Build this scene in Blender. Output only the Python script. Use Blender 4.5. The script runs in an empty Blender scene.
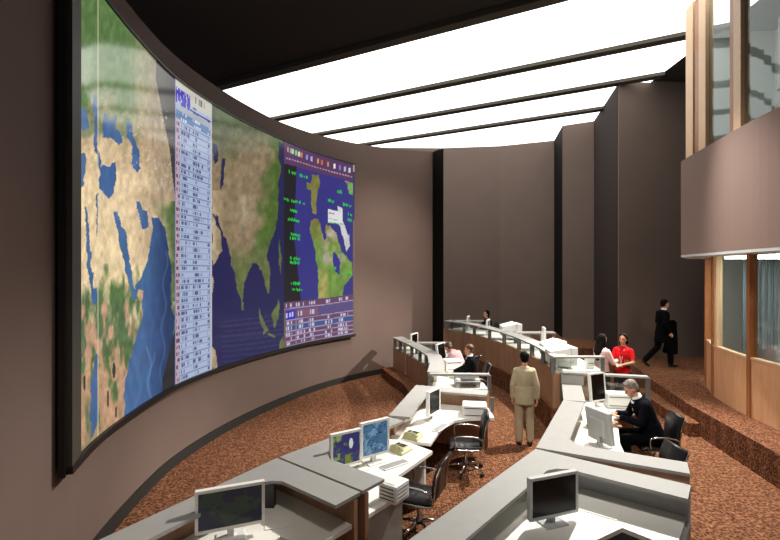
import bpy, bmesh, math, random
import numpy as np
from mathutils import Vector, Matrix
random.seed(4)
S = bpy.context.scene
C = S.collection
FX, CX, HY, H = 460.0, 402.0, 271.5, 3.28      # lens in pixels, principal point, camera height

# ------------------------------------------------------------------ camera, world, light
cam_d = bpy.data.cameras.new('camera'); cam = bpy.data.objects.new('camera', cam_d); C.objects.link(cam)
cam.location = (0, 0, H); cam.rotation_euler = (math.pi/2, 0, 0)
cam_d.sensor_width = 36; cam_d.sensor_fit = 'HORIZONTAL'; cam_d.lens = FX/780*36
cam_d.shift_x = (390-CX)/780; cam_d.shift_y = (HY-270)/780; cam_d.clip_end = 200
S.camera = cam
W = bpy.data.worlds.new('world'); S.world = W; W.use_nodes = True
W.node_tree.nodes['Background'].inputs[0].default_value = (0.9, 0.93, 1, 1)
W.node_tree.nodes['Background'].inputs[1].default_value = 0.10
S.view_settings.view_transform = 'Standard'; S.view_settings.look = 'None'
S.view_settings.exposure = 0; S.view_settings.gamma = 1; S.view_settings.use_curve_mapping = False

def spot(name, loc, target, power, angle, blend=.5, size=.15, col=(1, .95, .88)):
    l = bpy.data.lights.new(name, 'SPOT'); l.energy = power; l.spot_size = math.radians(angle)
    l.spot_blend = blend; l.shadow_soft_size = size; l.color = col
    o = bpy.data.objects.new(name, l); C.objects.link(o); o.location = loc
    d = Vector(target)-Vector(loc); o.rotation_euler = d.to_track_quat('-Z', 'Y').to_euler()
    return o
CEIL_EMIT = 2.4
spot('key_spotlight', (9.6, 13.4, 7.4), (1.3, 12.0, .6), 6800, 48, .6, .10)
spot('desk_spotlight', (5.4, 10.4, 9.0), (2.0, 6.5, 0), 6400, 68, .5, .10)
spot('added_front_fill', (1.0, 1.5, 9.0), (2.6, 9.5, .5), 2600, 60, 1.0, .5)  # unseen fill, added to brighten people and partitions from the camera side
spot('wall_wash_spotlight', (2.6, 11.0, 9.0), (-1.0, 14.9, 2.2), 2000, 50, 1.0, .3, (1, .88, .80))
spot('front_wall_spotlight', (1.2, 2.0, 8.5), (-3.0, 3.4, .2), 600, 46, 1.0, .3, (1, .88, .80))
spot('balcony_spotlight', (1.5, 5.5, 8.8), (6.6, 8.6, 3.0), 550, 46, 1.0, .3, (1, .9, .82))

# ------------------------------------------------------------------ materials
def lin(c):
    return tuple(((v/255)/12.92 if v/255 <= .04045 else ((v/255+.055)/1.055)**2.4) for v in c)
def mat(name, rgb, rough=.6, metal=0, noise=0, scale=20, spec=.5, bump=0, emit=0, coat=0):
    m = bpy.data.materials.new(name); m.use_nodes = True
    nt = m.node_tree; b = nt.nodes['Principled BSDF']
    c = lin(rgb)+(1,)
    b.inputs['Base Color'].default_value = c; b.inputs['Roughness'].default_value = rough
    b.inputs['Metallic'].default_value = metal; b.inputs['Specular IOR Level'].default_value = spec
    b.inputs['Coat Weight'].default_value = coat
    if emit:
        b.inputs['Emission Color'].default_value = c; b.inputs['Emission Strength'].default_value = emit
    if noise or bump:
        tc = nt.nodes.new('ShaderNodeTexCoord'); n = nt.nodes.new('ShaderNodeTexNoise')
        n.inputs['Scale'].default_value = scale; n.inputs['Detail'].default_value = 4
        nt.links.new(tc.outputs['Object'], n.inputs['Vector'])
        if noise:
            r = nt.nodes.new('ShaderNodeValToRGB')
            r.color_ramp.elements[0].position = .3; r.color_ramp.elements[1].position = .7
            r.color_ramp.elements[0].color = tuple(v*(1-noise) for v in c[:3])+(1,)
            r.color_ramp.elements[1].color = tuple(min(1, v*(1+noise)) for v in c[:3])+(1,)
            nt.links.new(n.outputs['Fac'], r.inputs[0]); nt.links.new(r.outputs[0], b.inputs['Base Color'])
        if bump:
            bp = nt.nodes.new('ShaderNodeBump'); bp.inputs['Strength'].default_value = bump
            bp.inputs['Distance'].default_value = .01
            nt.links.new(n.outputs['Fac'], bp.inputs['Height']); nt.links.new(bp.outputs[0], b.inputs['Normal'])
    return m
def carpet_mat(name, a, b_, c_):
    m = bpy.data.materials.new(name); m.use_nodes = True; nt = m.node_tree
    b = nt.nodes['Principled BSDF']; b.inputs['Roughness'].default_value = .95; b.inputs['Specular IOR Level'].default_value = .1
    tc = nt.nodes.new('ShaderNodeTexCoord')
    v = nt.nodes.new('ShaderNodeTexVoronoi'); v.inputs['Scale'].default_value = 26
    v.inputs['Randomness'].default_value = .55
    n = nt.nodes.new('ShaderNodeTexNoise'); n.inputs['Scale'].default_value = 9; n.inputs['Detail'].default_value = 6
    nt.links.new(tc.outputs['Object'], v.inputs['Vector']); nt.links.new(tc.outputs['Object'], n.inputs['Vector'])
    r = nt.nodes.new('ShaderNodeValToRGB')
    r.color_ramp.elements[0].position = .12; r.color_ramp.elements[0].color = lin(c_)+(1,)
    r.color_ramp.elements[1].position = .75; r.color_ramp.elements[1].color = lin(a)+(1,)
    e = r.color_ramp.elements.new(.45); e.color = lin(b_)+(1,)
    nt.links.new(v.outputs['Distance'], r.inputs[0])
    mx = nt.nodes.new('ShaderNodeMix'); mx.data_type = 'RGBA'; mx.blend_type = 'MULTIPLY'; mx.inputs[0].default_value = .55
    r2 = nt.nodes.new('ShaderNodeValToRGB'); r2.color_ramp.elements[0].position = .35; r2.color_ramp.elements[1].position = .65
    r2.color_ramp.elements[0].color = (.45, .42, .4, 1)
    nt.links.new(n.outputs['Fac'], r2.inputs[0])
    nt.links.new(r.outputs[0], mx.inputs[6]); nt.links.new(r2.outputs[0], mx.inputs[7])
    nt.links.new(mx.outputs[2], b.inputs['Base Color'])
    bp = nt.nodes.new('ShaderNodeBump'); bp.inputs['Strength'].default_value = .5; bp.inputs['Distance'].default_value = .01
    nt.links.new(v.outputs['Distance'], bp.inputs['Height']); nt.links.new(bp.outputs[0], b.inputs['Normal'])
    return m
def wood_mat(name, a, b_, rough=.45, scale=1.2):
    m = bpy.data.materials.new(name); m.use_nodes = True; nt = m.node_tree
    b = nt.nodes['Principled BSDF']; b.inputs['Roughness'].default_value = rough; b.inputs['Specular IOR Level'].default_value = .3
    tc = nt.nodes.new('ShaderNodeTexCoord'); mp = nt.nodes.new('ShaderNodeMapping'); mp.inputs['Scale'].default_value = (6, 6, .9)
    n = nt.nodes.new('ShaderNodeTexNoise'); n.inputs['Scale'].default_value = scale; n.inputs['Detail'].default_value = 7
    n.inputs['Distortion'].default_value = 1.2
    r = nt.nodes.new('ShaderNodeValToRGB'); r.color_ramp.elements[0].position = .3; r.color_ramp.elements[1].position = .7
    r.color_ramp.elements[0].color = lin(a)+(1,); r.color_ramp.elements[1].color = lin(b_)+(1,)
    nt.links.new(tc.outputs['Object'], mp.inputs[0]); nt.links.new(mp.outputs[0], n.inputs['Vector'])
    nt.links.new(n.outputs['Fac'], r.inputs[0]); nt.links.new(r.outputs[0], b.inputs['Base Color'])
    return m
def glass_mat(name, tint=(225, 232, 232), alpha=.25, rough=.03):
    m = bpy.data.materials.new(name); m.use_nodes = True; nt = m.node_tree
    for n in list(nt.nodes):
        if n.type != 'OUTPUT_MATERIAL': nt.nodes.remove(n)
    out = nt.nodes['Material Output']
    t = nt.nodes.new('ShaderNodeBsdfTransparent'); t.inputs[0].default_value = (.88, .91, .90, 1)
    g = nt.nodes.new('ShaderNodeBsdfGlossy'); g.inputs['Roughness'].default_value = rough; g.inputs[0].default_value = lin(tint)+(1,)
    lw = nt.nodes.new('ShaderNodeLayerWeight'); lw.inputs[0].default_value = .25
    pw = nt.nodes.new('ShaderNodeMath'); pw.operation = 'POWER'; pw.inputs[1].default_value = 3.0
    f = nt.nodes.new('ShaderNodeMath'); f.operation = 'MULTIPLY_ADD'; f.inputs[1].default_value = .5; f.inputs[2].default_value = .04
    nt.links.new(lw.outputs['Facing'], pw.inputs[0]); nt.links.new(pw.outputs[0], f.inputs[0])
    mx = nt.nodes.new('ShaderNodeMixShader')
    nt.links.new(f.outputs[0], mx.inputs[0]); nt.links.new(t.outputs[0], mx.inputs[1]); nt.links.new(g.outputs[0], mx.inputs[2])
    nt.links.new(mx.outputs[0], out.inputs[0])
    return m
M = dict(
    wall=mat('brown_wall_paint', (112, 94, 86), .75, noise=.03, scale=1.5, spec=.25),
    wall2=mat('taupe_wall_paint', (112, 97, 89), .8, noise=.03, scale=1.5, spec=.2),
    black=mat('black_return_shade', (14, 13, 12), .8, spec=.1),  # shade of the left-facing pier and rear return, put into the colour
    shadewall=mat('dark_return_shade', (52, 45, 42), .85, spec=.15),  # wall brown darkened to carry the shade on the right return
    ceiling=mat('dark_ceiling_paint', (60, 56, 54), .9, spec=.1),
    strip=mat('ceiling_strip', (70, 66, 56), .7),
    luminous=mat('luminous_ceiling_panel', (255, 254, 250), .6, emit=CEIL_EMIT),
    base=mat('dark_grey_baseboard', (34, 33, 30), .6),
    carpet=carpet_mat('brown_carpet', (158, 110, 80), (106, 68, 47), (44, 27, 20)),
    ledge=mat('grey_ledge_laminate', (153, 152, 148), .5, noise=.03, scale=8),
    white=mat('white_desk_laminate', (244, 241, 232), .45),
    panel=wood_mat('walnut_partition_veneer', (156, 118, 91), (176, 138, 110)),
    post=mat('grey_metal_post', (120, 121, 120), .45, .4),
    glass=glass_mat('clear_glass'),
    frame=mat('dark_screen_frame', (16, 15, 14), .5),
    bezel=mat('olive_screen_bezel', (62, 59, 48), .6),
    wood=wood_mat('honey_maple_veneer', (216, 162, 118), (230, 182, 140), .35, 1.6),
    wood2=wood_mat('reddish_wood_mullion', (152, 96, 58), (176, 116, 74), .4),
    cream=mat('pale_wood_mullion', (224, 190, 150), .5, noise=.05),
    balc=mat('mauve_balcony_paint', (128, 106, 97), .75, spec=.25),
    soffit=mat('pale_grey_soffit', (196, 200, 200), .5),
    plast=mat('white_plastic', (232, 232, 228), .4),
    plastg=mat('grey_plastic', (176, 177, 176), .45),
    dplast=mat('dark_plastic', (34, 34, 36), .4),
    screenoff=mat('black_lcd_glass', (6, 6, 7), .25, spec=.25),
    phone=mat('cream_phone_plastic', (176, 174, 132), .5),
    chrome=mat('polished_aluminium', (214, 214, 212), .18, 1.0),
    leather=mat('black_chair_leather', (26, 27, 29), .38, bump=.3, scale=60),
    skin=mat('skin', (206, 150, 120), .55, noise=.05, scale=12),
    skin2=mat('warm_skin', (190, 134, 102), .55, noise=.05, scale=12),
    lips=mat('lips', (150, 80, 72), .5), eye=mat('eye', (22, 18, 16), .2),
    hairb=mat('black_hair', (10, 7, 6), .8, bump=.2, scale=70, spec=.12),
    hairbr=mat('brown_hair', (72, 42, 24), .5, bump=.6, scale=70),
    hairg=mat('grey_hair', (122, 112, 102), .6, noise=.3, scale=30, bump=.6),
    beige=mat('beige_suit_cloth', (176, 162, 132), .85, noise=.08, scale=7, bump=.5),
    suit=mat('black_suit_cloth', (6, 6, 8), .9, spec=.08, noise=.1, scale=8, bump=.4),
    navy=mat('dark_navy_suit_cloth', (9, 11, 20), .9, spec=.1, noise=.1, scale=8, bump=.4),
    shirt=mat('white_shirt_cloth', (232, 230, 228), .8),
    pink=mat('pale_pink_cloth', (222, 186, 180), .8, noise=.07, scale=9, bump=.4),
    pinks=mat('dusty_pink_shirt_cloth', (196, 150, 152), .8, noise=.08, scale=9, bump=.4),
    red=mat('red_shirt_cloth', (196, 18, 28), .85, spec=.15, noise=.12, scale=9, bump=.4),
    dtrouser=mat('charcoal_trouser_cloth', (36, 34, 36), .85, bump=.4),
    tie=mat('dark_tie', (44, 50, 66), .6), shoe=mat('black_shoe_leather', (16, 14, 13), .35),
    lanyard=mat('white_badge', (226, 224, 214), .5), yellow=mat('yellow_lanyard', (206, 150, 70), .6),
    paper=mat('paper', (240, 238, 230), .8),
    folder=mat('tan_folder_card', (176, 134, 98), .7),
    curtain=mat('blue_grey_blind', (96, 112, 118), .7),
    inner=mat('inner_room_wall', (190, 198, 196), .8),
    tubelight=mat('white_ceiling_lamp', (255, 252, 244), .5, emit=14.0),
)

# ------------------------------------------------------------------ helpers
def link(name, me, m=None, parent=None):
    o = bpy.data.objects.new(name, me); C.objects.link(o)
    if m is not None:
        if isinstance(m, (list, tuple)):
            for k in m: me.materials.append(k)
        else: me.materials.append(m)
    if parent is not None: o.parent = parent
    return o
def obj(name, bm, m, parent=None, smooth=False):
    bmesh.ops.recalc_face_normals(bm, faces=bm.faces)
    me = bpy.data.meshes.new(name); bm.to_mesh(me); bm.free()
    if smooth:
        for p in me.polygons: p.use_smooth = True
    return link(name, me, m, parent)
def empty(name, loc=(0, 0, 0), rz=0):
    o = bpy.data.objects.new(name, None); C.objects.link(o); o.location = loc; o.rotation_euler = (0, 0, rz)
    o.empty_display_size = .1
    return o
def tag(o, label, cat, group=None):
    o['label'] = label; o['category'] = cat
    if group: o['group'] = group
    return o
def struct(o):
    o['kind'] = 'structure'; return o
def copy_thing(root, loc, rz, label=None, group=None):
    def rec(o, parent):
        c = o.copy(); C.objects.link(c)
        if parent is not None: c.parent = parent
        for ch in kids.get(o.name, []): rec(ch, c)
        return c
    kids = {}
    for o in C.objects:
        if o.parent: kids.setdefault(o.parent.name, []).append(o)
    r = rec(root, None); r.location = loc; r.rotation_euler = (0, 0, rz)
    if label: r['label'] = label
    if group: r['group'] = group
    return r
def P(x, y, z):
    """plan point on the horizontal plane at height z seen at picture point (x, y)"""
    D = FX*(H-z)/(y-HY); return ((x-CX)/FX*D, D)
def box(bm, x0, x1, y0, y1, z0, z1, mtx=None, bev=0):
    r = bmesh.ops.create_cube(bm, size=1)
    vs = r['verts']
    for v in vs:
        v.co = Vector((x0+(v.co.x+.5)*(x1-x0), y0+(v.co.y+.5)*(y1-y0), z0+(v.co.z+.5)*(z1-z0)))
    if bev:
        es = list({e for v in vs for e in v.link_edges})
        rr = bmesh.ops.bevel(bm, geom=es, offset=bev, segments=2, affect='EDGES', profile=.5)
        vs = list({v for f in rr['faces'] for v in f.verts} | {v for v in vs if v.is_valid})
    if mtx is not None:
        for v in vs: v.co = mtx @ v.co
    return vs
def prism(bm, poly, z0, z1):
    b = [bm.verts.new((x, y, z0)) for x, y in poly]; t = [bm.verts.new((x, y, z1)) for x, y in poly]
    n = len(poly)
    bm.faces.new(b[::-1]); bm.faces.new(t)
    for i in range(n): bm.faces.new((b[i], b[(i+1) % n], t[(i+1) % n], t[i]))
def offs(pts, d):
    """offset a plan polyline to its right-hand side by d"""
    out = []
    for i, p in enumerate(pts):
        a = pts[max(i-1, 0)]; c = pts[min(i+1, len(pts)-1)]
        n1 = Vector((p[0]-a[0], p[1]-a[1])) if i > 0 else None
        n2 = Vector((c[0]-p[0], c[1]-p[1])) if i < len(pts)-1 else None
        if n1 is None: n1 = n2
        if n2 is None: n2 = n1
        n1 = n1.normalized(); n2 = n2.normalized()
        t = (n1+n2).normalized(); n = Vector((t.y, -t.x)); k = 1/max(.35, n.dot(Vector((n1.y, -n1.x))))
        out.append((p[0]+n.x*d*k, p[1]+n.y*d*k))
    return out
def strip(bm, pts, a, b, z0, z1, z0b=None):
    """wall-like strip between offsets a and b (right side positive) of the polyline"""
    A = offs(pts, a); B = offs(pts, b)
    prev = None
    rows = []
    for (p, q) in zip(A, B):
        rows.append([bm.verts.new((p[0], p[1], z0)), bm.verts.new((q[0], q[1], z0)), bm.verts.new((q[0], q[1], z1)), bm.verts.new((p[0], p[1], z1))])
    for r, s in zip(rows, rows[1:]):
        for i in range(4): bm.faces.new((r[i], s[i], s[(i+1) % 4], r[(i+1) % 4]))
    bm.faces.new(rows[0]); bm.faces.new(rows[-1][::-1])
def spline(pts, n):
    """Catmull-Rom through points, n samples per span"""
    P_ = [tuple(2*a-b for a, b in zip(pts[0], pts[1]))]+list(pts)+[tuple(2*a-b for a, b in zip(pts[-1], pts[-2]))]
    out = []
    for i in range(1, len(P_)-2):
        p0, p1, p2, p3 = [np.array(k, float) for k in P_[i-1:i+3]]
        for j in range(n):
            t = j/n
            out.append(tuple(.5*((2*p1)+(-p0+p2)*t+(2*p0-5*p1+4*p2-p3)*t*t+(-p0+3*p1-3*p2+p3)*t**3)))
    out.append(tuple(pts[-1])); return out
def tube(bm, pts, r, seg=8, closed=False):
    pts = [Vector(p) for p in pts]; n = len(pts); rings = []
    rr = r if isinstance(r, (list, tuple)) else [r]*n
    up = Vector((0, 0, 1))
    for i, p in enumerate(pts):
        t = (pts[min(i+1, n-1)]-pts[max(i-1, 0)]).normalized()
        u = t.cross(up)
        if u.length < 1e-3: u = t.cross(Vector((0, 1, 0)))
        u.normalize(); w = t.cross(u)
        rings.append([bm.verts.new(p+(u*math.cos(2*math.pi*k/seg)+w*math.sin(2*math.pi*k/seg))*rr[i]) for k in range(seg)])
    for a, b in zip(rings, rings[1:]):
        for k in range(seg): bm.faces.new((a[k], a[(k+1) % seg], b[(k+1) % seg], b[k]))
    bm.faces.new(rings[0][::-1]); bm.faces.new(rings[-1])
def loft(bm, rings, seg=16, cap=True):
    """rings: (centre, rx, ry, xdir, ydir)"""
    R = []
    for c, rx, ry, xd, yd in rings:
        c = Vector(c); xd = Vector(xd); yd = Vector(yd)
        R.append([bm.verts.new(c+xd*rx*math.cos(2*math.pi*k/seg)+yd*ry*math.sin(2*math.pi*k/seg)) for k in range(seg)])
    for a, b in zip(R, R[1:]):
        for k in range(seg): bm.faces.new((a[k], a[(k+1) % seg], b[(k+1) % seg], b[k]))
    if cap: bm.faces.new(R[0][::-1]); bm.faces.new(R[-1])
def B(): return bmesh.new()
def lathe(bm, prof, loc=(0, 0, 0), seg=20):
    loft(bm, [((loc[0], loc[1], loc[2]+z), r, r, (1, 0, 0), (0, 1, 0)) for r, z in prof], seg)

# ------------------------------------------------------------------ the big curved wall and its screen
CURVE = [(-3.22, 4.42), (-3.45, 5.15), (-3.60, 5.90), (-3.72, 6.80), (-3.77, 7.70), (-3.68, 8.62), (-3.50, 9.55), (-3.22, 10.5), (-2.88, 11.4),
         (-2.35, 12.55), (-1.45, 13.85), (-.72, 14.6), (.15, 15.22), (1.08, 15.62)]
cv = spline(CURVE, 8)
top_h = lambda D: 6.96 if D < 11 else 6.96+.40*((D-11)/4.6)**1.3
wpts = [(-2.2, 0.0), (-2.75, 2.2)]+offs(cv, -.10)
wpts = spline(wpts[:2]+wpts[2::6]+([wpts[-1]] if (len(wpts)-3) % 6 else []), 6)
bm = B(); A_ = wpts; Bk = offs(wpts, -.35); rows = []
for p, q in zip(A_, Bk):
    zt = top_h(p[1]); rows.append([bm.verts.new(v) for v in ((p[0], p[1], 0), (q[0], q[1], 0), (q[0], q[1], zt), (p[0], p[1], zt))])
for r, s in zip(rows, rows[1:]):
    for i in range(4): bm.faces.new((r[i], s[i], s[(i+1) % 4], r[(i+1) % 4]))
bm.faces.new(rows[0]); bm.faces.new(rows[-1][::-1])
w_ = struct(obj('wall_left', bm, M['wall'], smooth=True)); w_.data.set_sharp_from_angle(angle=math.radians(35))
bm = B(); strip(bm, [p for p in wpts if p[1] > -.1], .002, .055, 0, .16); struct(obj('baseboard_left', bm, M['base']))
# pier that ends the curved wall, its unlit side put in as black
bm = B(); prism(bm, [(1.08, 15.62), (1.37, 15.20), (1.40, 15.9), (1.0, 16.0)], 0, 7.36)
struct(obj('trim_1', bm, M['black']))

# --- screen
def yb(x): return float(np.interp(x, XB, YB))
def yt(x): return float(np.interp(x, XT, YT))
XB = [75, 80, 100, 120, 135, 149.6, 174.7, 190, 212, 234, 258, 284, 300, 324, 354]; YB = [459, 451, 433, 419, 407, 398, 383.5, 377, 368.5, 360.5, 353, 347, 343, 337.5, 333.5]
XT = [75, 100, 125, 150, 175, 200, 212, 230, 249, 274, 289, 300, 323, 355]; YT = [-60, -10, 25, 55, 77, 95, 104, 115, 125, 138, 144, 148.5, 156, 165.5]
SZ0, SZ1 = 1.40, 6.49
cvx = [CX+FX*p[0]/p[1] for p in cv]
def curve_at(x):
    """plan point of the display surface where the picture column x meets it"""
    for i in range(len(cv)-1):
        if cvx[i] <= x <= cvx[i+1] and cv[i][1] > 4.3:
            t = (x-cvx[i])/(cvx[i+1]-cvx[i]); return (cv[i][0]*(1-t)+cv[i+1][0]*t, cv[i][1]*(1-t)+cv[i+1][1]*t)
    return cv[0]
def inpoly(X, Y, poly):
    ins = np.zeros(X.shape, bool); n = len(poly)
    for i in range(n):
        x1, y1 = poly[i]; x2, y2 = poly[(i+1) % n]
        if y1 == y2: continue
        c = ((y1 > Y) != (y2 > Y)) & (X < (x2-x1)*(Y-y1)/(y2-y1)+x1); ins ^= c
    return ins
rng = np.random.default_rng(7)
def fnoise(X, Y, s, seed=0, octv=4):
    r = np.random.default_rng(seed); out = np.zeros(X.shape); amp = 1; tot = 0
    for o in range(octv):
        g = r.random((64, 64)); fx = X/s*2**o; fy = Y/s*2**o
        ix = np.floor(fx).astype(int); iy = np.floor(fy).astype(int); u = fx-ix; v = fy-iy
        u = u*u*(3-2*u); v = v*v*(3-2*v); a = ix % 64; b = (ix+1) % 64; c = iy % 64; d = (iy+1) % 64
        out += amp*((g[a, c]*(1-u)+g[b, c]*u)*(1-v)+(g[a, d]*(1-u)+g[b, d]*u)*v); tot += amp; amp *= .55
    return out/tot
def blend(col, mask, c):
    col[mask] = c
def jit(X, Y, a, s, seed):
    return X+(fnoise(X, Y, s, seed)-.5)*a, Y+(fnoise(X, Y, s, seed+50)-.5)*a*1.6
def marks(col, X, Y, x0, x1, y0, y1, slope, c, pitch, seed, dens=.6, rows=2):
    """runs of tiny letter-like marks along a slanted line"""
    r = np.random.default_rng(seed)
    YY = Y-slope*(X-x0)
    n = int((x1-x0)/pitch)
    for k in range(n):
        if r.random() > .86: continue
        xa = x0+k*pitch; h0 = y0+(y1-y0)*r.uniform(0, .35); h1 = y1-(y1-y0)*r.uniform(0, .35)
        m = (X >= xa) & (X < xa+pitch*dens) & (YY >= h0) & (YY < h1); col[m] = c
        if r.random() < .6:
            hm = (h0+h1)/2; m = (X >= xa) & (X < xa+pitch*.95) & (YY >= hm) & (YY < hm+.6); col[m] = c

def africa(X, Y):
    n = fnoise(X, Y, 14, 1); n2 = fnoise(X*2.2, Y, 7, 2, 5)
    Xj, Yj = jit(X, Y, 5, 9, 3)
    col = np.zeros(X.shape+(3,))
    sand = np.array([252, 220, 168.]); green = np.array([88, 120, 66.]); dry = np.array([194, 164, 126.]); red = np.array([206, 158, 120.])
    col[:] = sand
    # vertical climate bands
    def mix(w, c): 
        w = np.clip(w, 0, 1)[..., None]; col[:] = col*(1-w)+c*w
    mix((168-Y)/45+(n-.5)*1.5, dry)
    mix((132-Y)/45+(n-.5)*2.4, green*1.1)
    nv = fnoise(X*1.7, Y*.45, 12, 77); nw = fnoise(X*2.0, Y*.5, 11, 78)
    mix(((Y-270)/30+(nv-.55)*4)*(Y > 262)*.85, green)
    mix(((Y-300)/60+(nw-.55)*6)*(Y > 280), red)
    mix(((Y-390)/50+(nv-.5)*3)*(Y > 360)*.7, np.array([140, 132, 84.]))
    mix(np.clip((X-128)/14, 0, 1)*(Y < 265)*(n*1.6-.1)*.75, dry*1.02)
    mix(((X-150)/20)*(Y > 200)*(Y < 300)+(n-.5)-.3, green*.9)
    mix(np.clip((X-140-(Y-90)*.06)/25, 0, .55)*(Y < 200), np.array([150, 132, 108.]))
    col *= (.80+.40*n2)[..., None]
    sea = np.array([66, 108, 164.]); deep = np.array([34, 60, 112.])
    seac = sea*(1-np.clip((X-142)/26, 0, 1)[..., None])+deep*np.clip((X-142)/26, 0, 1)[..., None]
    seac = seac*(.85+.3*fnoise(X*2, Y*.5, 9, 8)[..., None])
    seas = [  # red sea, gulf of aden + indian ocean, persian gulf, caspian, black sea, eastern mediterranean, and their left-hand repeat
        [(114, 211), (118, 210), (124, 232), (129, 256), (133, 280), (137, 297), (134, 300), (128, 278), (121, 252)],
        [(151, 218), (158, 217), (164, 226), (169, 248), (172, 300), (175, 345), (176, 400), (165, 420), (128, 440), (124, 405), (126, 372), (133, 350), (141, 318), (144, 290), (139, 288), (133, 300), (131, 292), (140, 278), (149, 255), (152, 232)],
        [(136, 200), (139, 201), (143, 211), (147, 212), (148, 226), (143, 229), (139, 218)],
        [(128, 120), (132, 121), (134, 138), (139, 152), (140, 168), (137, 171), (133, 166), (132, 145), (128, 135)],
        [(102, 121), (105, 110), (109, 118), (116, 113), (117, 128), (123, 134), (123, 140), (118, 143), (112, 136), (104, 136)],
        [(99, 165), (103, 161), (108, 163), (115, 161), (116, 176), (114, 190), (109, 195), (104, 190), (99, 186)],
        [(93, 90), (97, 92), (98, 148), (101, 160), (99, 168), (96, 150), (94, 130)],
        [(79, 98), (86, 102), (88, 120), (82, 124), (79, 118)],
        [(79, 146), (85, 146), (86, 165), (84, 178), (79, 182)],
        [(84, 200), (86, 200), (90, 245), (94, 285), (98, 284), (97, 300), (94, 305), (91, 290), (87, 252)],
        [(96, 190), (98, 190), (98, 235), (96.6, 225)],
        [(95, 350), (98, 352), (98, 425), (90, 440), (91, 390)],
    ]
    for s in seas:
        m = inpoly(Xj, Yj, s); col[m] = seac[m]
    for cx, cy, rx, ry in ((114, 370, 1.6, 8), (108, 398, 1, 9), (84.5, 380, 1.3, 8), (116, 412, 1, 6)):
        col[((X-cx)/rx)**2+((Y-cy)/ry)**2 < 1] = (48, 60, 50)
    # currents and streaks in the ocean
    for k, (x0, x1, y0, y1, c) in enumerate(((148, 151, 345, 400, (104, 150, 200)), (153, 148, 352, 390, (90, 140, 196)), (166, 161, 250, 400, (70, 120, 180)), (139, 137, 365, 410, (84, 128, 180)))):
        t = np.clip((Y-y0)/(y1-y0), 0, 1); xc = x0+(x1-x0)*t+2*np.sin(Y/7.+k)
        m = (np.abs(X-xc) < .9) & (Y > y0) & (Y < y1); col[m] = col[m]*.55+np.array(c)*.45
    # dark unlit rim of the globe at the right of this view
    rim = np.interp(Y, [80, 100, 150, 180, 200, 230, 300, 340, 380], [156, 160, 170, 173, 176, 180, 180, 170, 160])
    m = (X > rim) & (Y < 200); col[m] = np.array([64, 62, 60])
    m = (X > rim+2) & (Y > 300); col[m] = np.array([44, 46, 52])
    col[(X > 97.3) & (X < 98.4)] = col[(X > 97.3) & (X < 98.4)]*.4+np.array([240, 225, 180])*.6
    m = (fnoise(X*3, Y*1.5, 5, 12) > .72) & (X > 120) & (X < 172) & (Y < 190) & (Y > 110); col[m] = col[m]*.5+120
    return col
def table(X, Y):
    top = np.interp(X, XT, YT); slope_t = (104-77)/37.
    col = np.zeros(X.shape+(3,)); col[:] = (176, 192, 226)
    # row coordinate: straight lines between top and bottom edges
    tt = (Y-np.interp(X, XT, YT))/(np.interp(X, XB, YB)-np.interp(X, XT, YT))
    u = (X-175)/37.
    row = tt*46; ri = np.floor(row).astype(int); rf = row-ri
    r = np.random.default_rng(3)
    A = r.random((60, 80))
    cell = np.floor(u*64).astype(int) % 80; txt = (A[np.clip(ri, 0, 59), cell] > .42) & (rf > .25) & (rf < .8)
    L = r.uniform(.12, .26, 60)[np.clip(ri, 0, 59)]; L2 = r.uniform(.1, .3, 60)[np.clip(ri, 0, 59)]
    inn = ((u > .16) & (u < .16+L)) | ((u > .48) & (u < .48+L2)) | ((u > .88) & (u < .94))
    col[txt & inn] = (92, 100, 146)
    col[(rf < .12) & (row > 5)] = (118, 132, 170)
    m = (u > .03) & (u < .13) & (row > 5); col[m] = (196, 170, 190); col[m & txt] = (120, 70, 110)
    m = row < 2.4; col[m] = (206, 204, 188)
    m = (row >= 1.0) & (row < 3.4) & (u < .42-.0*row); col[m] = (58, 46, 196)
    m = m & (A[np.clip((row*2).astype(int), 0, 59), cell] > .75); col[m] = (190, 190, 240)
    m = (row >= .6) & (row < 1.6) & (u > .5) & (u < .9) & (A[7, cell] > .5); col[m] = (90, 96, 110)
    m = (np.abs(row-3.2) < .13) & (u > .4); col[m] = (60, 30, 140)
    m = (row > 3.5) & (row < 4.4); col[m] = (172, 182, 198)
    m = (row > 4.4) & (row < 5.7); col[m] = (96, 136, 186); col[m & txt & inn] = (220, 230, 250)
    col[u < .02] = (150, 140, 190); col[u > .965] = (196, 196, 196)
    return col
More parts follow.
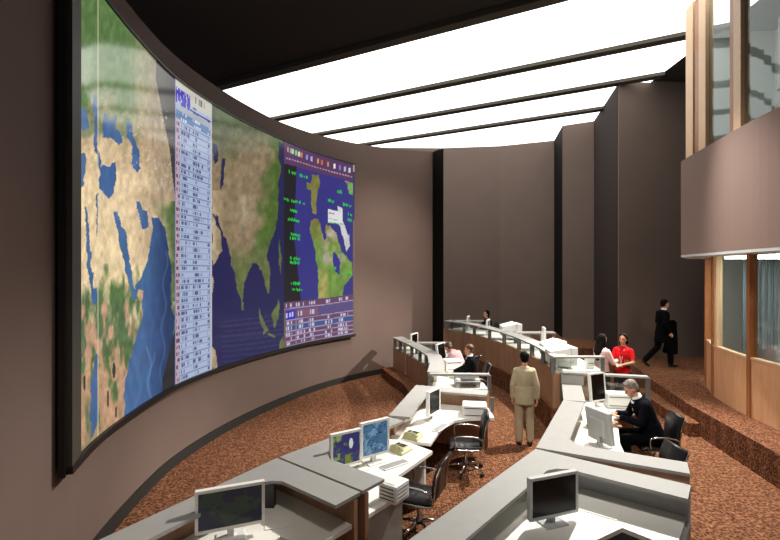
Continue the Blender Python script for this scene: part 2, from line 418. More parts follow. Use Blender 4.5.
def asia(X, Y):
    Xj, Yj = jit(X, Y, 4, 8, 21); n = fnoise(X, Y, 13, 22); n2 = fnoise(X*1.6, Y, 6, 23, 5)
    col = np.zeros(X.shape+(3,)); col[:] = (44, 42, 92)
    land = [[(212, 96), (284, 130), (281, 160), (279, 175), (277, 186), (279, 200), (278, 215), (276, 228), (271, 240), (267, 256), (270, 275), (269, 294), (264, 283), (261, 270), (257, 262), (253, 262),
             (246, 278), (243, 292), (242, 302), (238, 290), (233, 268), (229, 250), (226, 238), (222, 234), (219, 222), (214, 215), (212, 214)],
            [(212, 214), (219, 230), (222, 250), (216, 262), (212, 266)],
            [(212, 275), (214, 280), (213, 292), (212, 292)],
            [(258, 306), (263, 318), (268, 330), (264, 333), (260, 320)], [(271, 312), (279, 300), (280, 318), (274, 328)],
            [(267, 332), (275, 335), (275, 337), (267, 334)], [(280, 340), (284, 334), (284, 350), (278, 352)], [(212, 345), (216, 350), (218, 372), (212, 372)],
            [(241, 300), (243, 300), (244, 308), (241, 308)], [(279, 240), (281, 250), (282, 275), (279, 262)]]
    lc = np.zeros(X.shape+(3,)); lc[:] = (150, 128, 96)
    def mix(w, c): 
        w = np.clip(w, 0, 1)[..., None]; lc[:] = lc*(1-w)+np.array(c, float)*w
    mix((160-Y)/35+(n-.5)*1.2, (84, 98, 62)); mix((X-256)/14+(n-.5)*2+(Y-200)/90, (86, 112, 48)); mix((Y-238)/25*(X > 232)+(n-.5), (108, 118, 68))
    mix(1-np.abs(Y-212)/28-np.abs(X-244)/16+(n-.5), (176, 156, 128)); mix((224-X)/10*(Y > 190)*.9, (196, 172, 132))
    lc *= (.78+.44*n2)[..., None]
    for p in land:
        m = inpoly(Xj, Yj, p); col[m] = lc[m]
    for p in ([(213, 143), (217, 146), (218, 160), (215, 163), (212, 152)], [(222, 158), (225, 158), (224, 185), (221, 190), (221, 170)], [(216, 215), (218, 217), (219, 226), (216, 224)], [(278, 142), (284, 146), (284, 180), (281, 178)]):
        m = inpoly(Xj, Yj, p); col[m] = (44, 46, 88)
    for k in range(9):
        yk = 322+k*5; m = (np.abs(Y-yk+(X-212)*.12) < .5) & (X > 222); col[m] = col[m]*.7+np.array([90, 90, 150])*.3
    return col
def america(X, Y):
    Xj, Yj = jit(X, Y, 3, 7, 31); n2 = fnoise(X*1.6, Y, 6, 33, 5); n = fnoise(X, Y, 9, 35)
    col = np.zeros(X.shape+(3,)); col[:] = (58, 54, 142)
    m = X < np.interp(Y, [160, 235, 300], [297, 294, 301]); col[m] = (40, 38, 44)
    lc = np.zeros(X.shape+(3,)); lc[:] = (138, 134, 64)
    w = np.clip((Y-225)/25+(n-.5), 0, 1)[..., None]; lc[:] = lc*(1-w)+np.array([120, 160, 66.])*w
    w = np.clip((1-np.abs(X-323)/7)*np.clip((Y-262)/16, 0, 1), 0, 1)[..., None]; lc[:] = lc*(1-w)+np.array([196, 176, 96.])*w
    w = np.clip((n-.40)*4*np.clip((266-Y)/10, 0, 1)*np.clip((X-319)/6, 0, 1), 0, 1)[..., None]; lc[:] = lc*(1-w)+np.array([186, 170, 150.])*w
    lc *= (.8+.4*n2)[..., None]
    for p in ([(312, 174), (319, 175), (320, 186), (317, 196), (316, 214), (312, 212), (311, 190), (306, 189), (307, 182), (311, 182)],
              [(311, 220), (318, 219), (321, 229), (324, 240), (328, 236), (331, 228), (336, 232), (338, 240), (342, 252), (352, 262), (353, 276), (345, 285), (342, 296), (330, 297), (318, 298), (318, 280), (317, 262), (314, 246), (310, 232)],
              [(345, 180), (355, 184), (355, 196), (350, 194)], [(325, 225), (330, 226), (334, 238), (330, 250), (326, 240)]):
        m = inpoly(Xj, Yj, p); col[m] = lc[m]
    for p in ([(333, 250), (337, 254), (340, 262), (339, 274), (335, 270), (333, 262)],): 
        m = inpoly(Xj, Yj, p); col[m] = (56, 52, 150)
    m = inpoly(Xj, Yj, [(338, 206), (342, 208), (343, 222), (349, 236), (348, 246), (343, 238), (340, 226)]); col[m] = (222, 222, 222)
    m = inpoly(Xj, Yj, [(344, 240), (350, 234), (350, 246), (347, 252)]); col[m] = (210, 208, 205)
    m = inpoly(X, Y, [(328, 208.5), (342, 212), (342, 224.5), (328, 222)]); col[m] = (236, 236, 236)
    marks(col, X, Y, 329, 335, 211, 213.5, .25, (80, 80, 80), .8, 5); marks(col, X, Y, 329, 339, 217, 218.5, .25, (150, 150, 150), .8, 6)
    marks(col, X, Y, 329, 345, 220.5, 223, .15, (40, 190, 60), .9, 7)
    g = (40, 222, 70)
    for k, (x0, x1, y0, sl) in enumerate(((289, 308, 170, .3), (284, 306, 197, .24), (290, 298, 208, .3), (288, 300, 217, .22), (290, 301, 232, .12), (290, 302, 236, .05), (289, 302, 256, .1), (290, 300, 260, .1),
                                         (291, 301, 281, .02), (292, 303, 287, .05), (337, 343, 189, .2), (328, 336, 198, .3), (343, 352, 202, .3), (348, 354, 184, .3), (348, 355, 190, .3), (348, 353, 212, .4), (347, 353, 217, .4), (346, 353, 270, .1), (334, 337, 265, .1))):
        marks(col, X, Y, x0, x1, y0, y0+3.9, sl, g, 1.05, 60+k, .72)
    top = np.interp(X, XT, YT); bot = np.interp(X, XB, YB)
    # toolbar with round icons and captions
    tb = np.interp(X, [284, 355], [164, 182]); m = Y < tb; col[m] = (96, 60, 104)
    r = np.random.default_rng(9)
    for xi, c in ((288, (224, 140, 160)), (291, (140, 200, 130)), (293, (210, 220, 190)), (296, (130, 220, 120)), (299, (220, 230, 220)), (301.5, (230, 130, 60)), (307, (150, 150, 240)), (311.5, (180, 180, 240)), (318, (250, 170, 80)), (322, (220, 110, 60)), (328, (230, 150, 80)), (334.5, (240, 240, 240)), (340, (130, 120, 220)), (345, (190, 190, 230)), (349.5, (220, 220, 230))):
        yc = np.interp(xi, XT, YT)+6.5; m = (np.abs(X-xi) < .95) & (np.abs(Y-yc) < 2.4); col[m] = c
    for k in range(24):
        xa = 286+k*2.8; yc = np.interp(xa, [284, 355], [158, 178]); m = (X > xa) & (X < xa+1.8) & (np.abs(Y-yc-(X-xa)*.3) < .7); col[m] = (190, 150, 176)
    # list window below the map
    y0 = np.interp(X, [284, 355], [302, 293.5]); m = Y > y0; col[m] = (108, 72, 104)
    T = (Y-y0)/(bot-y0); 
    m = (T > .17) & (T < .42); col[m] = (96, 80, 140)
    m = (T > .2) & (T < .42) & (X < 295); col[m] = (44, 40, 214)
    m = (T > .2) & (T < .38) & (X > 297) & (X < 318); col[m] = (136, 90, 112)
    m = (T > .53) & (T < .665); col[m] = (58, 88, 150)
    for t_ in (.155, .41, .53, .665, .77, .88, .985):
        m = (np.abs(T-t_) < .012) & ((T < .99)); col[m] = (176, 150, 196)
    c80 = np.floor((X-284)*1.15).astype(int); A = np.random.default_rng(17).random((12, 90))
    for k, (t0, t1) in enumerate(((.04, .12), (.24, .35), (.44, .51), (.555, .64), (.69, .755), (.80, .865), (.905, .96))):
        m = (T > t0) & (T < t1) & (A[k][np.clip(c80, 0, 89)] > .55)
        for xa, xb in (((285, 292), (296, 305), (309, 315), (325, 332), (338, 348)) if k != 1 else ((286, 294), (298, 302), (304, 317))):
            mm = m & (X > xa) & (X < xb); col[mm] = (208, 200, 226)
    m = X > 353.2; col[m] = np.where((Y[m] < 172)[:, None], (190, 170, 150), np.where((Y[m] > 220)[:, None], (140, 110, 92), (52, 60, 110)))
    m = (X < 286) & (Y > 310); col[m] = (120, 96, 88)
    return col
def screen_mat(name, strength=.95):
    m = bpy.data.materials.new(name); m.use_nodes = True; nt = m.node_tree; b = nt.nodes['Principled BSDF']
    a = nt.nodes.new('ShaderNodeVertexColor'); a.layer_name = 'pic'
    b.inputs['Base Color'].default_value = (.012, .012, .012, 1); b.inputs['Roughness'].default_value = .10
    b.inputs['Specular IOR Level'].default_value = .13
    nt.links.new(a.outputs[0], b.inputs['Emission Color']); b.inputs['Emission Strength'].default_value = strength
    return m
SCR = screen_mat('lit_video_screen')
def grid_obj(name, pos, colr, m, parent):
    nx, nz = pos.shape[:2]
    me = bpy.data.meshes.new(name)
    idx = np.arange(nx*nz).reshape(nx, nz)
    q = np.stack([idx[:-1, :-1], idx[1:, :-1], idx[1:, 1:], idx[:-1, 1:]], -1).reshape(-1, 4)
    me.vertices.add(nx*nz); me.vertices.foreach_set('co', pos.reshape(-1).astype(np.float32))
    me.loops.add(q.size); me.loops.foreach_set('vertex_index', q.reshape(-1).astype(np.int32))
    me.polygons.add(len(q)); me.polygons.foreach_set('loop_start', np.arange(0, q.size, 4, dtype=np.int32))
    me.polygons.foreach_set('use_smooth', np.ones(len(q), bool))
    me.update(calc_edges=True)
    ca = me.color_attributes.new('pic', 'FLOAT_COLOR', 'POINT')
    colr = colr*.84+colr.mean(-1, keepdims=True)*.11; c = np.clip(colr/255., 0, 1); c = np.where(c <= .04045, c/12.92, ((c+.055)/1.055)**2.4)
    c = np.concatenate([c, np.ones(c.shape[:2]+(1,))], -1)
    ca.data.foreach_set('color', c.reshape(-1).astype(np.float32))
    return link(name, me, m, parent)
vw = empty('video_wall', (cv[0][0], cv[0][1], SZ0))
tag(vw, 'huge curved dark-framed video wall of satellite maps on the left wall', 'video wall')
def vloc(p): return (p[0]-cv[0][0], p[1]-cv[0][1])
for (x0, x1, nx, nz, fn, lb) in ((79, 175, 170, 430, africa, 'satellite map of Arabia and east Africa with blue seas'),
                                 (175, 212, 120, 520, table, 'pale blue list window with rows of tiny text'),
                                 (212, 284, 130, 330, asia, 'satellite map of Asia and India on dark blue ocean'),
                                 (284, 354.5, 170, 330, america, 'map window of North America with green labels and purple list')):
    xs = np.linspace(x0, x1, nx); ts = np.linspace(0, 1, nz)
    X = np.repeat(xs[:, None], nz, 1)
    bo = np.interp(xs, XB, YB); to = np.interp(xs, XT, YT)
    Y = bo[:, None]+(to-bo)[:, None]*ts[None, :]
    pl = np.array([curve_at(x) for x in xs])
    pos = np.zeros((nx, nz, 3)); pos[..., 0] = (pl[:, 0]-cv[0][0])[:, None]; pos[..., 1] = (pl[:, 1]-cv[0][1])[:, None]
    pos[..., 2] = (ts*(SZ1-SZ0))[None, :]
    o = grid_obj('display', pos, fn(X, Y), SCR, vw); o['label'] = lb
scv = [cv[0]]+[p for p, x in zip(cv, cvx) if x < 353 and p[1] > 4.45]+[curve_at(354.5)]
SL = [vloc(p) for p in scv]; hh = SZ1-SZ0
bm = B(); strip(bm, SL, -.06, -.012, -.05, hh+.05); obj('housing', bm, M['frame'], vw)
bm = B(); strip(bm, SL, -.05, .05, -.075, 0); obj('frame_bottom', bm, M['frame'], vw)
bm = B(); strip(bm, SL, -.05, .03, hh, hh+.03); obj('frame_top', bm, M['frame'], vw)
d = (Vector(cv[4])-Vector(cv[0])).normalized(); nrm = Vector((d.y, -d.x))
e0 = Vector((0, 0)); 
bm = B(); prism(bm, [tuple(e0-nrm*.065), tuple(e0-nrm*.005), tuple(e0-nrm*.005-d*.03), tuple(e0-nrm*.065-d*.03)], -.09, hh+.05)
o = obj('frame_side', bm, M['frame'], vw)
x79 = Vector(vloc(curve_at(79)))
bm = B(); prism(bm, [tuple(e0-nrm*.012), tuple(e0+nrm*.045), tuple(x79+nrm*.02), tuple(x79-nrm*.012)], -.02, hh+.02)
obj('bezel', bm, M['bezel'], vw)

# ------------------------------------------------------------------ room shell
bm = B(); prism(bm, [(-7, -1), (14, -1), (14, 25), (-7, 25)], -.15, 0); struct(obj('floor', bm, M['carpet']))
MR = [(1.46, 16.05), (1.95, 15.4), (2.35, 14.55), (2.62, 13.6), (2.84, 12.75), (2.98, 11.76), (3.07, 10.7), (3.07, 9.9), (3.0, 9.1), (2.80, 8.02)]
PLAT = [(5.60, -1), (5.62, 5), (5.68, 6.9), (5.75, 7.52), (5.98, 9.67), (6.4, 11.9), (6.75, 13.2), (6.9, 16.6), (4.3, 16.6), (4.3, 9.26), (3.0, 9.26)] + \
       [(x-.03, y) for x, y in MR[::-1] if y > 9.5]+[(1.3, 16.45), (-6, 16.45), (-6, 25), (14, 25), (14, -1)]
bm = B(); prism(bm, PLAT, .001, .52); struct(obj('floor_platform', bm, M['carpet']))
bm = B(); prism(bm, [(5.68, 9.15), (5.94, 9.15), (6.37, 11.9), (6.03, 11.9)], .001, .26); struct(obj('floor_step', bm, M['carpet']))
LB = [(-.31, 14.47), (.14, 13.15), (.44, 12.1), (.62, 11.25), (.62, 10.3), (.52, 9.45)]
bm = B(); prism(bm, [(-.64, 14.42), (-.30, 13.3), (.02, 12.4), (.24, 11.3), (.28, 10.3), (.25, 9.22), (1.70, 9.22), (1.72, 9.9), (1.95, 10.1), (1.98, 14.6), (.3, 14.85)], .001, .26); struct(obj('floor_tier', bm, M['carpet']))
# ceiling: dark plaster with luminous panels between dark strips
ZC = H+6.07
bm = B(); prism(bm, [(-12, -1), (14, -1), (14, 27), (-12, 27)], ZC+.06, ZC+.2); struct(obj('ceiling', bm, M['ceiling']))
u = Vector((-.886, .4646)); w = Vector((.4646, .886))      # along and across the strips
D0 = [11.9, 15.54, 18.29, 20.9, 27.5]
def band(a, b, z0, z1, s0=-9, s1=16):
    p0 = Vector((0, a)); p1 = Vector((0, b))
    pts = [p0+u*s0, p0+u*s1, p1+u*s1, p1+u*s0]
    bm = B(); prism(bm, [tuple(p) for p in pts], z0, z1); return bm
names = ['front band of white luminous ceiling, nearest the camera', 'second luminous white ceiling band from the front', 'third luminous white ceiling band, between two thin dark strips', 'rearmost luminous white ceiling band, meeting the back wall']
for k in range(4):
    o = obj('ceiling_light_panel', band(D0[k]+.16, D0[k+1]-.16, ZC, ZC+.05), M['luminous'])
    tag(o, names[k], 'ceiling light', 'luminous ceiling bands')
for k in range(4):
    struct(obj('trim_%d' % (k+2), band(D0[k]-.17, D0[k]+.17, ZC-.10, ZC+.05), M['strip']))
def wallseg(name, p, q, z0, m, z1=None, t=.3):
    p = Vector(p); q = Vector(q); d = (q-p).normalized(); n = Vector((-d.y, d.x))*t
    bm = B(); prism(bm, [tuple(p), tuple(q), tuple(q+n), tuple(p+n)], z0, z1 or ZC+.05); return struct(obj(name, bm, m))
bw = [(-6, 22.4), (1.99, 22.62), (4.73, 22.25), (7.08, 21.3)]
bm = B(); strip(bm, bw, -.3, 0, .5, ZC+.05); struct(obj('wall_back', bm, M['wall2']))
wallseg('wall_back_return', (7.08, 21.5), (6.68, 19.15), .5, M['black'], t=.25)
wallseg('wall_right_rear', (6.68, 19.15), (7.75, 18.55), .5, M['wall2'])
wallseg('wall_right_return', (7.75, 18.6), (7.0, 14.95), .5, M['shadewall'], t=.25)
wallseg('wall_right', (6.93, 14.7), (13.5, 15.2), .5, M['wall2'], t=.06)

# ------------------------------------------------------------------ balcony and glazed wood room on the right
GW = spline([(7.33, 11.1), (7.12, 10.65), (6.90, 10.2), (6.68, 9.3), (6.60, 8.75), (6.56, 7.6), (6.56, 4.0)], 5)
zs = H+.38; zp = H+2.57
rm = empty('glazed_room', (7.0, 9.0, .52)); tag(rm, 'curved honey wood and glass room front under the balcony on the right', 'glazed room')
def loc(pts): return [(p[0]-7.0, p[1]-9.0) for p in pts]
G = loc(GW); z = .0; bz = zs-.52
ys = [p[1] for p in GW]
def seg(ya, yb_): 
    pts = []
    def at(y):
        for a, b in zip(GW, GW[1:]):
            if a[1] >= y >= b[1]:
                t = (a[1]-y)/(a[1]-b[1]+1e-9); return (a[0]+(b[0]-a[0])*t, y)
        return GW[-1]
    pts = [at(ya)]+[p for p in GW if yb_ < p[1] < ya]+[at(yb_)]
    return loc(pts)
WS = .0
for (ya, yb_) in ((11.1, 10.25), (10.16, 8.78), (8.69, 7.0), (6.88, 5.4), (5.28, 4.0)):
    bm = B(); strip(bm, seg(ya, yb_), -.08, 0, 0, 1.10); obj('wood_panel', bm, M['wood'], rm)
    bm = B(); strip(bm, seg(ya, yb_), -.05, -.035, 1.14, bz); obj('window_pane', bm, M['glass'], rm)
    bm = B(); strip(bm, seg(ya, yb_), -.09, .015, 1.10, 1.14); obj('sill', bm, M['cream'], rm)
for ya in (11.1, 10.25, 8.78, 7.0, 5.4):
    bm = B(); strip(bm, seg(ya, ya-.09), -.12, .03, 0, bz); obj('mullion', bm, M['wood2'], rm)
bm = B(); strip(bm, seg(10.08, 9.97), -.10, .02, 1.14, bz); obj('pale_post', bm, M['cream'], rm)
# room behind the glass: back wall, blinds, lamp
bm = B(); prism(bm, loc([(9.6, 3.0), (9.9, 3.0), (9.9, 13.6), (9.6, 13.6)]), 0, bz); obj('inner_wall', bm, M['inner'], rm)
bm = B(); prism(bm, loc([(8.5, 12.4), (9.6, 12.4), (9.6, 12.6), (8.5, 12.6)]), 0, bz); obj('inner_wall', bm, M['inner'], rm)
for k in range(12):
    x = 8.15+.075*k; bm = B(); box(bm, x-7, x-7+.06, 11.0-9+(k % 2)*.06-.0, 11.03-9+(k % 2)*.06, .9, bz); 
    obj('blind_slat', bm, M['curtain'], rm)
bm = B(); box(bm, .15, 1.6, -.5, 1.2, bz-.10, bz-.02); obj('lamp', bm, M['tubelight'], rm)
# balcony
BL = spline([(6.52, 10.75), (6.38, 10.1), (6.22, 9.2), (6.02, 8.2), (5.9, 7.2), (5.86, 5.5), (5.86, 3.5)], 5)
bc = empty('balcony', (6.5, 9.0, zs)); tag(bc, 'tall mauve curved balcony parapet overhanging the wood and glass room', 'balcony')
def lb(pts): return [(p[0]-6.5, p[1]-9.0) for p in pts]
hb = zp-zs
bm = B(); strip(bm, lb(BL), -.18, 0, 0.0, hb); obj('parapet', bm, M['balc'], bc)
bm = B(); prism(bm, lb([(x+.0, y) for x, y in offs(BL, -.0)])[::1]+lb([(9.9, 3.5), (9.9, 12.2), (7.6, 12.2)]), -.05, -.001); obj('soffit', bm, M['soffit'], bc)
# upper glazing behind the parapet
ug = empty('upper_window_wall', (6.9, 9.0, zs)); tag(ug, 'glass wall with tall wooden mullions above the balcony parapet', 'window wall')
UL = spline([(6.60, 10.70), (6.48, 10.1), (6.32, 9.2), (6.14, 8.2), (6.04, 7.2), (6.02, 5.5), (6.02, 3.5)], 5)
def lu(pts): return [(p[0]-6.9, p[1]-9.0) for p in pts]
top = ZC-zs
def useg(ya, yb_):
    def at(y):
        for a, b in zip(UL, UL[1:]):
            if a[1] >= y >= b[1]:
                t = (a[1]-y)/(a[1]-b[1]+1e-9); return (a[0]+(b[0]-a[0])*t, y)
        return UL[-1]
    return lu([at(ya)]+[p for p in UL if yb_ < p[1] < ya]+[at(yb_)])
for (ya, yb_, m) in ((10.70, 10.32, 'cream'), (10.20, 10.03, 'wood2'), (10.03, 9.72, 'cream'), (8.75, 8.62, 'wood2'), (8.62, 8.38, 'cream'), (7.2, 7.05, 'wood2'), (7.05, 6.8, 'cream'), (5.6, 5.4, 'wood2')):
    bm = B(); strip(bm, useg(ya, yb_), -.16, 0, .02, top); obj('mullion', bm, M[m], ug)
for (ya, yb_) in ((10.32, 10.20), (9.72, 8.75), (8.38, 7.2), (6.8, 5.6), (5.4, 3.5)):
    bm = B(); strip(bm, useg(ya, yb_), -.08, -.065, .02, top); obj('window_pane', bm, M['glass'], ug)
bm = B(); prism(bm, lu([(9.4, 3.5), (9.6, 3.5), (9.6, 12), (9.4, 12)]), .02, top); obj('inner_wall', bm, M['inner'], ug)
bm = B(); prism(bm, lu([(7.35, 11.6), (9.4, 11.6), (9.4, 11.8), (7.35, 11.8)]), .02, top); obj('inner_wall', bm, M['inner'], ug)
for k in range(4):
    bm = B(); tube(bm, [(-.1+.0*k, .4-k*1.1, 2.9), (1.4, 2.2-k*1.1, 5.2)], .03, 6); obj('brace_rod', bm, M['post'], ug)

# ------------------------------------------------------------------ workstations
def run(root, o, pts, z0, zw, zl, width=.34, glass=False, posts=(), name='ledge', side=1, pm='panel'):
    """outer partition line with cap ledge to the right of it (side 1) or left (-1)"""
    L = [(p[0]-o[0], p[1]-o[1]) for p in pts]; s = side
    bm = B(); strip(bm, L, *sorted((0, s*width)), zl-.035, zl)
    I = offs(L, s*width)
    for i in range(1, len(L)-1):
        a = (Vector(I[i-1])-Vector(I[i])).normalized(); b = (Vector(I[i+1])-Vector(I[i])).normalized()
        if a.dot(b) > -.5: prism(bm, [tuple(Vector(I[i])-(a+b)*.02), tuple(Vector(I[i])+a*.17), tuple(Vector(I[i])+(a+b)*.065), tuple(Vector(I[i])+b*.17)], zl-.034, zl-.0005)
    obj(name, bm, M['ledge'], root)
    bm = B(); strip(bm, L, *sorted((s*.04, s*.09)), z0+.002, zw); obj('partition_panel', bm, M[pm], root)
    if glass:
        bm = B(); strip(bm, L, *sorted((s*.058, s*.070)), zw, zl-.034); obj('glass_panel', bm, M['glass'], root)
    for p in posts:
        bm = B(); box(bm, p[0]-o[0]+.02, p[0]-o[0]+.11, p[1]-o[1]-.045, p[1]-o[1]+.045, zw-.02 if glass else z0, zl-.034); obj('post', bm, M['post'], root)
def desk(root, o, poly, zd, m='white', name='desk_top'):
    bm = B(); prism(bm, [(p[0]-o[0], p[1]-o[1]) for p in poly], zd-.045, zd); obj(name, bm, M[m], root)
def leg_panel(root, o, p, q, z0, z1, t=.04, m='panel', name='end_panel'):
    p = Vector(p)-Vector(o[:2]); q = Vector(q)-Vector(o[:2]); d = (q-p).normalized(); n = Vector((-d.y, d.x))*t
    bm = B(); prism(bm, [tuple(p), tuple(q), tuple(q+n), tuple(p+n)], z0, z1); obj(name, bm, M[m], root)
def V2(p): return Vector(p)
def ptat(pl, D):
    for a, b in zip(pl, pl[1:]):
        if a[1] >= D >= b[1]:
            t = (a[1]-D)/(a[1]-b[1]+1e-9); return (a[0]+(b[0]-a[0])*t, D)
    return pl[-1]
def part_of(pl, d0, d1): return [ptat(pl, d0)]+[p for p in pl if d1 < p[1] < d0]+[ptat(pl, d1)]
def station(label, o, **k):
    r = empty('workstation', (o[0], o[1], o[2])); tag(r, label, 'workstation', 'control room workstations'); return r
def cross(root, o, p, q, z0, zd, zl, width=.14, frame=True):
    """narrow glazed cross partition from p to q"""
    L = [(p[0]-o[0], p[1]-o[1]), (q[0]-o[0], q[1]-o[1])]
    bm = B(); strip(bm, L, -width/2, width/2, zl-.036, zl); obj('cross_cap', bm, M['ledge'], root)
    if frame:
        bm = B(); strip(bm, L, -.006, .006, zd, zl-.034); obj('glass_panel', bm, M['glass'], root)
    bm = B(); strip(bm, L, -.02, .02, z0+.002, zd-.05); obj('partition_panel', bm, M['panel'], root)
    for e in (L[0], L[1]):
        bm = B(); box(bm, e[0]-.035, e[0]+.035, e[1]-.035, e[1]+.035, zd-.05, zl-.034); obj('post', bm, M['post'], root)

# rear row on the high platform (tier .52)
T = .52
o = (2.3, 14.6, T); st = station('farthest glass-fronted workstation, against the back wall beside the shaded pier', o)
pl = part_of(MR, 16.05, 13.06)
run(st, o, pl, 0, .74, 1.05, side=-1, glass=True, posts=[ptat(MR, d) for d in (16.0, 15.3, 14.75, 13.8)])
desk(st, o, offs(pl, -.10)+offs(pl, -1.05)[::-1], .74)
cross(st, o, (1.75, 16.1), (2.95, 16.1), 0, .74, 1.05, .3)
o = (3.1, 11.5, T); st = station('long glass-fronted workstation curving behind the standing man in beige', o)
pl = part_of(MR, 13.0, 9.36)
run(st, o, pl, 0, .74, 1.05, side=-1, glass=True, posts=[ptat(MR, d) for d in (12.9, 11.9, 11.0, 10.2, 9.45)])
desk(st, o, offs(pl, -.10)+offs(pl, -1.05)[::-1], .74)
cross(st, o, (3.2, 13.0), (4.3, 13.0), 0, .74, 1.05, .3)
cross(st, o, (3.04, 9.3), (4.05, 9.3), 0, .74, 1.05, .14)
# left back row (tier .26, slightly lower partitions)
T = .26; zl = .96; zd = .63
o = (.3, 13.7, T); st = station('far left workstation whose end nearly touches the curved wall', o)
pl = part_of(LB, 14.47, 13.42)
run(st, o, pl, 0, zd, zl, side=-1, glass=True, posts=[ptat(LB, d) for d in (14.4, 13.9, 13.5)])
desk(st, o, offs(pl, -.10)+offs(pl, -1.0)[::-1], zd)
cross(st, o, (.42, 13.38), (1.42, 13.36), 0, zd, zl, .26)
o = (.9, 11.2, T); st = station('left workstation where a pink shirt and a dark suit sit side by side', o)
pl = part_of(LB, 13.3, 9.42)
run(st, o, pl, 0, zd, zl, side=-1, glass=True, posts=[ptat(LB, d) for d in (12.9, 12.2, 11.6)])
desk(st, o, offs(pl, -.10)+offs(pl, -.9)[::-1], zd)
desk(st, o, [(.62, 9.42), (1.75, 9.36), (1.75, 9.9), (1.2, 9.95), (.95, 10.3), (.70, 10.3)], zd-.003, name='desk_return')
cross(st, o, (.56, 9.33), (1.76, 9.27), 0, zd, zl, .14)

# front left row on the floor
ZL, ZD = 1.05, .75
def dirn(p, q): return (Vector(q)-Vector(p)).normalized()
# A
a1 = (.275, 9.04); a2 = (-.205, 7.13); a3 = (1.62, 8.62)
o = (.6, 8.2, 0); st = station('left row workstation with an L-shaped white desk, nearest the floor gap', o)
run(st, o, [a3, a1, a2], 0, ZL-.05, ZL, side=-1, width=.34)
desk(st, o, [(.36, 8.98), (1.60, 8.60), (1.60, 7.98), (1.15, 7.93), (.88, 7.80), (.70, 7.55), (.56, 7.2), (.42, 6.77), (-.20, 6.98)], ZD)
bm = B(); box(bm, 1.60-.6, 1.66-.6, 8.3-8.2, 8.36-8.2, ZD, ZL-.05); obj('post', bm, M['post'], st)
# B
b1 = (-1.474, 5.53); ub = dirn(b1, (-.23, 7.10)); vb = Vector((ub.y, -ub.x)); b2 = V2(b1)+ub*1.985; b3 = V2(b1)+vb*1.37
o = (-.7, 6.2, 0); st = station('left row workstation with two white monitors showing blue maps', o)
run(st, o, [tuple(b2), b1, tuple(b3)], 0, ZL-.05, ZL, side=-1, width=.34)
q = lambda a, b: tuple(V2(b1)+ub*a+vb*b)
desk(st, o, [q(.08, .08), q(1.97, .08), q(1.97, .52), q(1.93, .90), q(.95, 1.02), q(.78, 1.12), q(.74, 1.34), q(.08, 1.34)], ZD)
leg_panel(st, o, q(1.80, .2), q(1.80, .85), 0, ZD-.045, m='white')
leg_panel(st, o, q(.10, 1.33), q(.70, 1.33), 0, ZD-.045, m='ledge')
# C
g = .035
c1 = V2(b1)-ub*g; uc = dirn((-1.474, 5.53), (-2.07, 4.55)); cc = c1+vb*1.37
o = (-1.6, 4.6, 0); st = station('nearest workstation at bottom left with a tinted monitor', o)
run(st, o, [tuple(cc), tuple(c1), tuple(c1+uc*2.2), (-2.75, 2.9)], 0, ZL-.05, ZL, side=1 if False else -1, width=.34) if False else None
L_ = [tuple(cc), tuple(c1), tuple(c1+uc*1.1), tuple(c1+uc*2.2)]
run(st, o, L_, 0, ZL-.05, ZL, side=-1, width=.34)
desk(st, o, [tuple(c1+uc*.1+vb*.1), tuple(c1+vb*1.34-ub*.08), tuple(c1+vb*1.34-ub*.62), tuple(c1+vb*.95-ub*.66+uc*.0), tuple(c1+uc*1.0+vb*.88), tuple(c1+uc*2.15+vb*.9), tuple(c1+uc*2.15+vb*.12)], ZD)
bm = B(); x, y = c1+vb*.40-ub*.38; box(bm, x-o[0]-.05, x-o[0]+.05, y-o[1]-.04, y-o[1]+.04, 0, ZL-.05); obj('post', bm, M['dplast'], st)
# right front row: R1 (seated man) and R2
r2 = (1.70, 5.83); ur = dirn(r2, (2.82, 8.02)); vr = Vector((ur.y, -ur.x)); r1 = V2(r2)+ur*2.42
o = (2.8, 6.7, 0); st = station('right-hand white workstation where the grey-haired man in a suit sits', o)
run(st, o, [tuple(r1), r2, tuple(V2(r2)+vr*1.66)], 0, ZL-.05, ZL, side=-1, width=.34)
q = lambda a, b: tuple(V2(r2)+ur*a+vr*b)
desk(st, o, [q(.08, .08), q(2.34, .08), (3.22, 9.12), (4.66, 8.74), (4.55, 8.35), (4.0, 8.2), (3.62, 7.9), (3.48, 7.4), (3.2, 6.75), q(.75, 1.06), q(.50, 1.12), q(.44, 1.6), q(.08, 1.6)], ZD)
run(st, o, [(3.17, 9.12), tuple(r1)], 0, ZL-.05, ZL, side=-1, width=.36)
cross(st, o, (3.2, 9.2), (4.7, 8.8), 0, ZD, 1.28, .14)
bm = B(); prism(bm, [(3.16-o[0], 9.13-o[1]), (3.56-o[0], 9.02-o[1]), (3.57-o[0], 9.07-o[1]), (3.17-o[0], 9.18-o[1])], ZL, 1.23); obj('end_panel', bm, M['ledge'], st)
leg_panel(st, o, q(.10, 1.58), q(.42, 1.57), 0, ZD-.045, m='ledge')
vr2 = Vector((.805, -.593)); ur2 = Vector((-.637, -.770))
d0 = V2(r2)+Vector((-.02, -.045))
o = (2.0, 4.8, 0); st = station('nearest workstation at bottom right, dark screen in its corner', o)
run(st, o, [tuple(d0+vr2*1.66), tuple(d0), tuple(d0+ur2*1.6), tuple(d0+ur2*3.0)], 0, ZL-.05, ZL, side=-1, width=.36, pm='plastg')
desk(st, o, [tuple(d0+Vector((.05, -.12))), tuple(d0+vr2*1.64+Vector((-.07, -.07))), tuple(d0+vr2*1.64+Vector((-.5, -.62))), tuple(d0+vr2*1.05+Vector((-.35, -.62))), tuple(d0+ur2*1.2+vr2*1.0), tuple(d0+ur2*2.9+vr2*.95), tuple(d0+ur2*2.9+vr2*.1)], ZD)
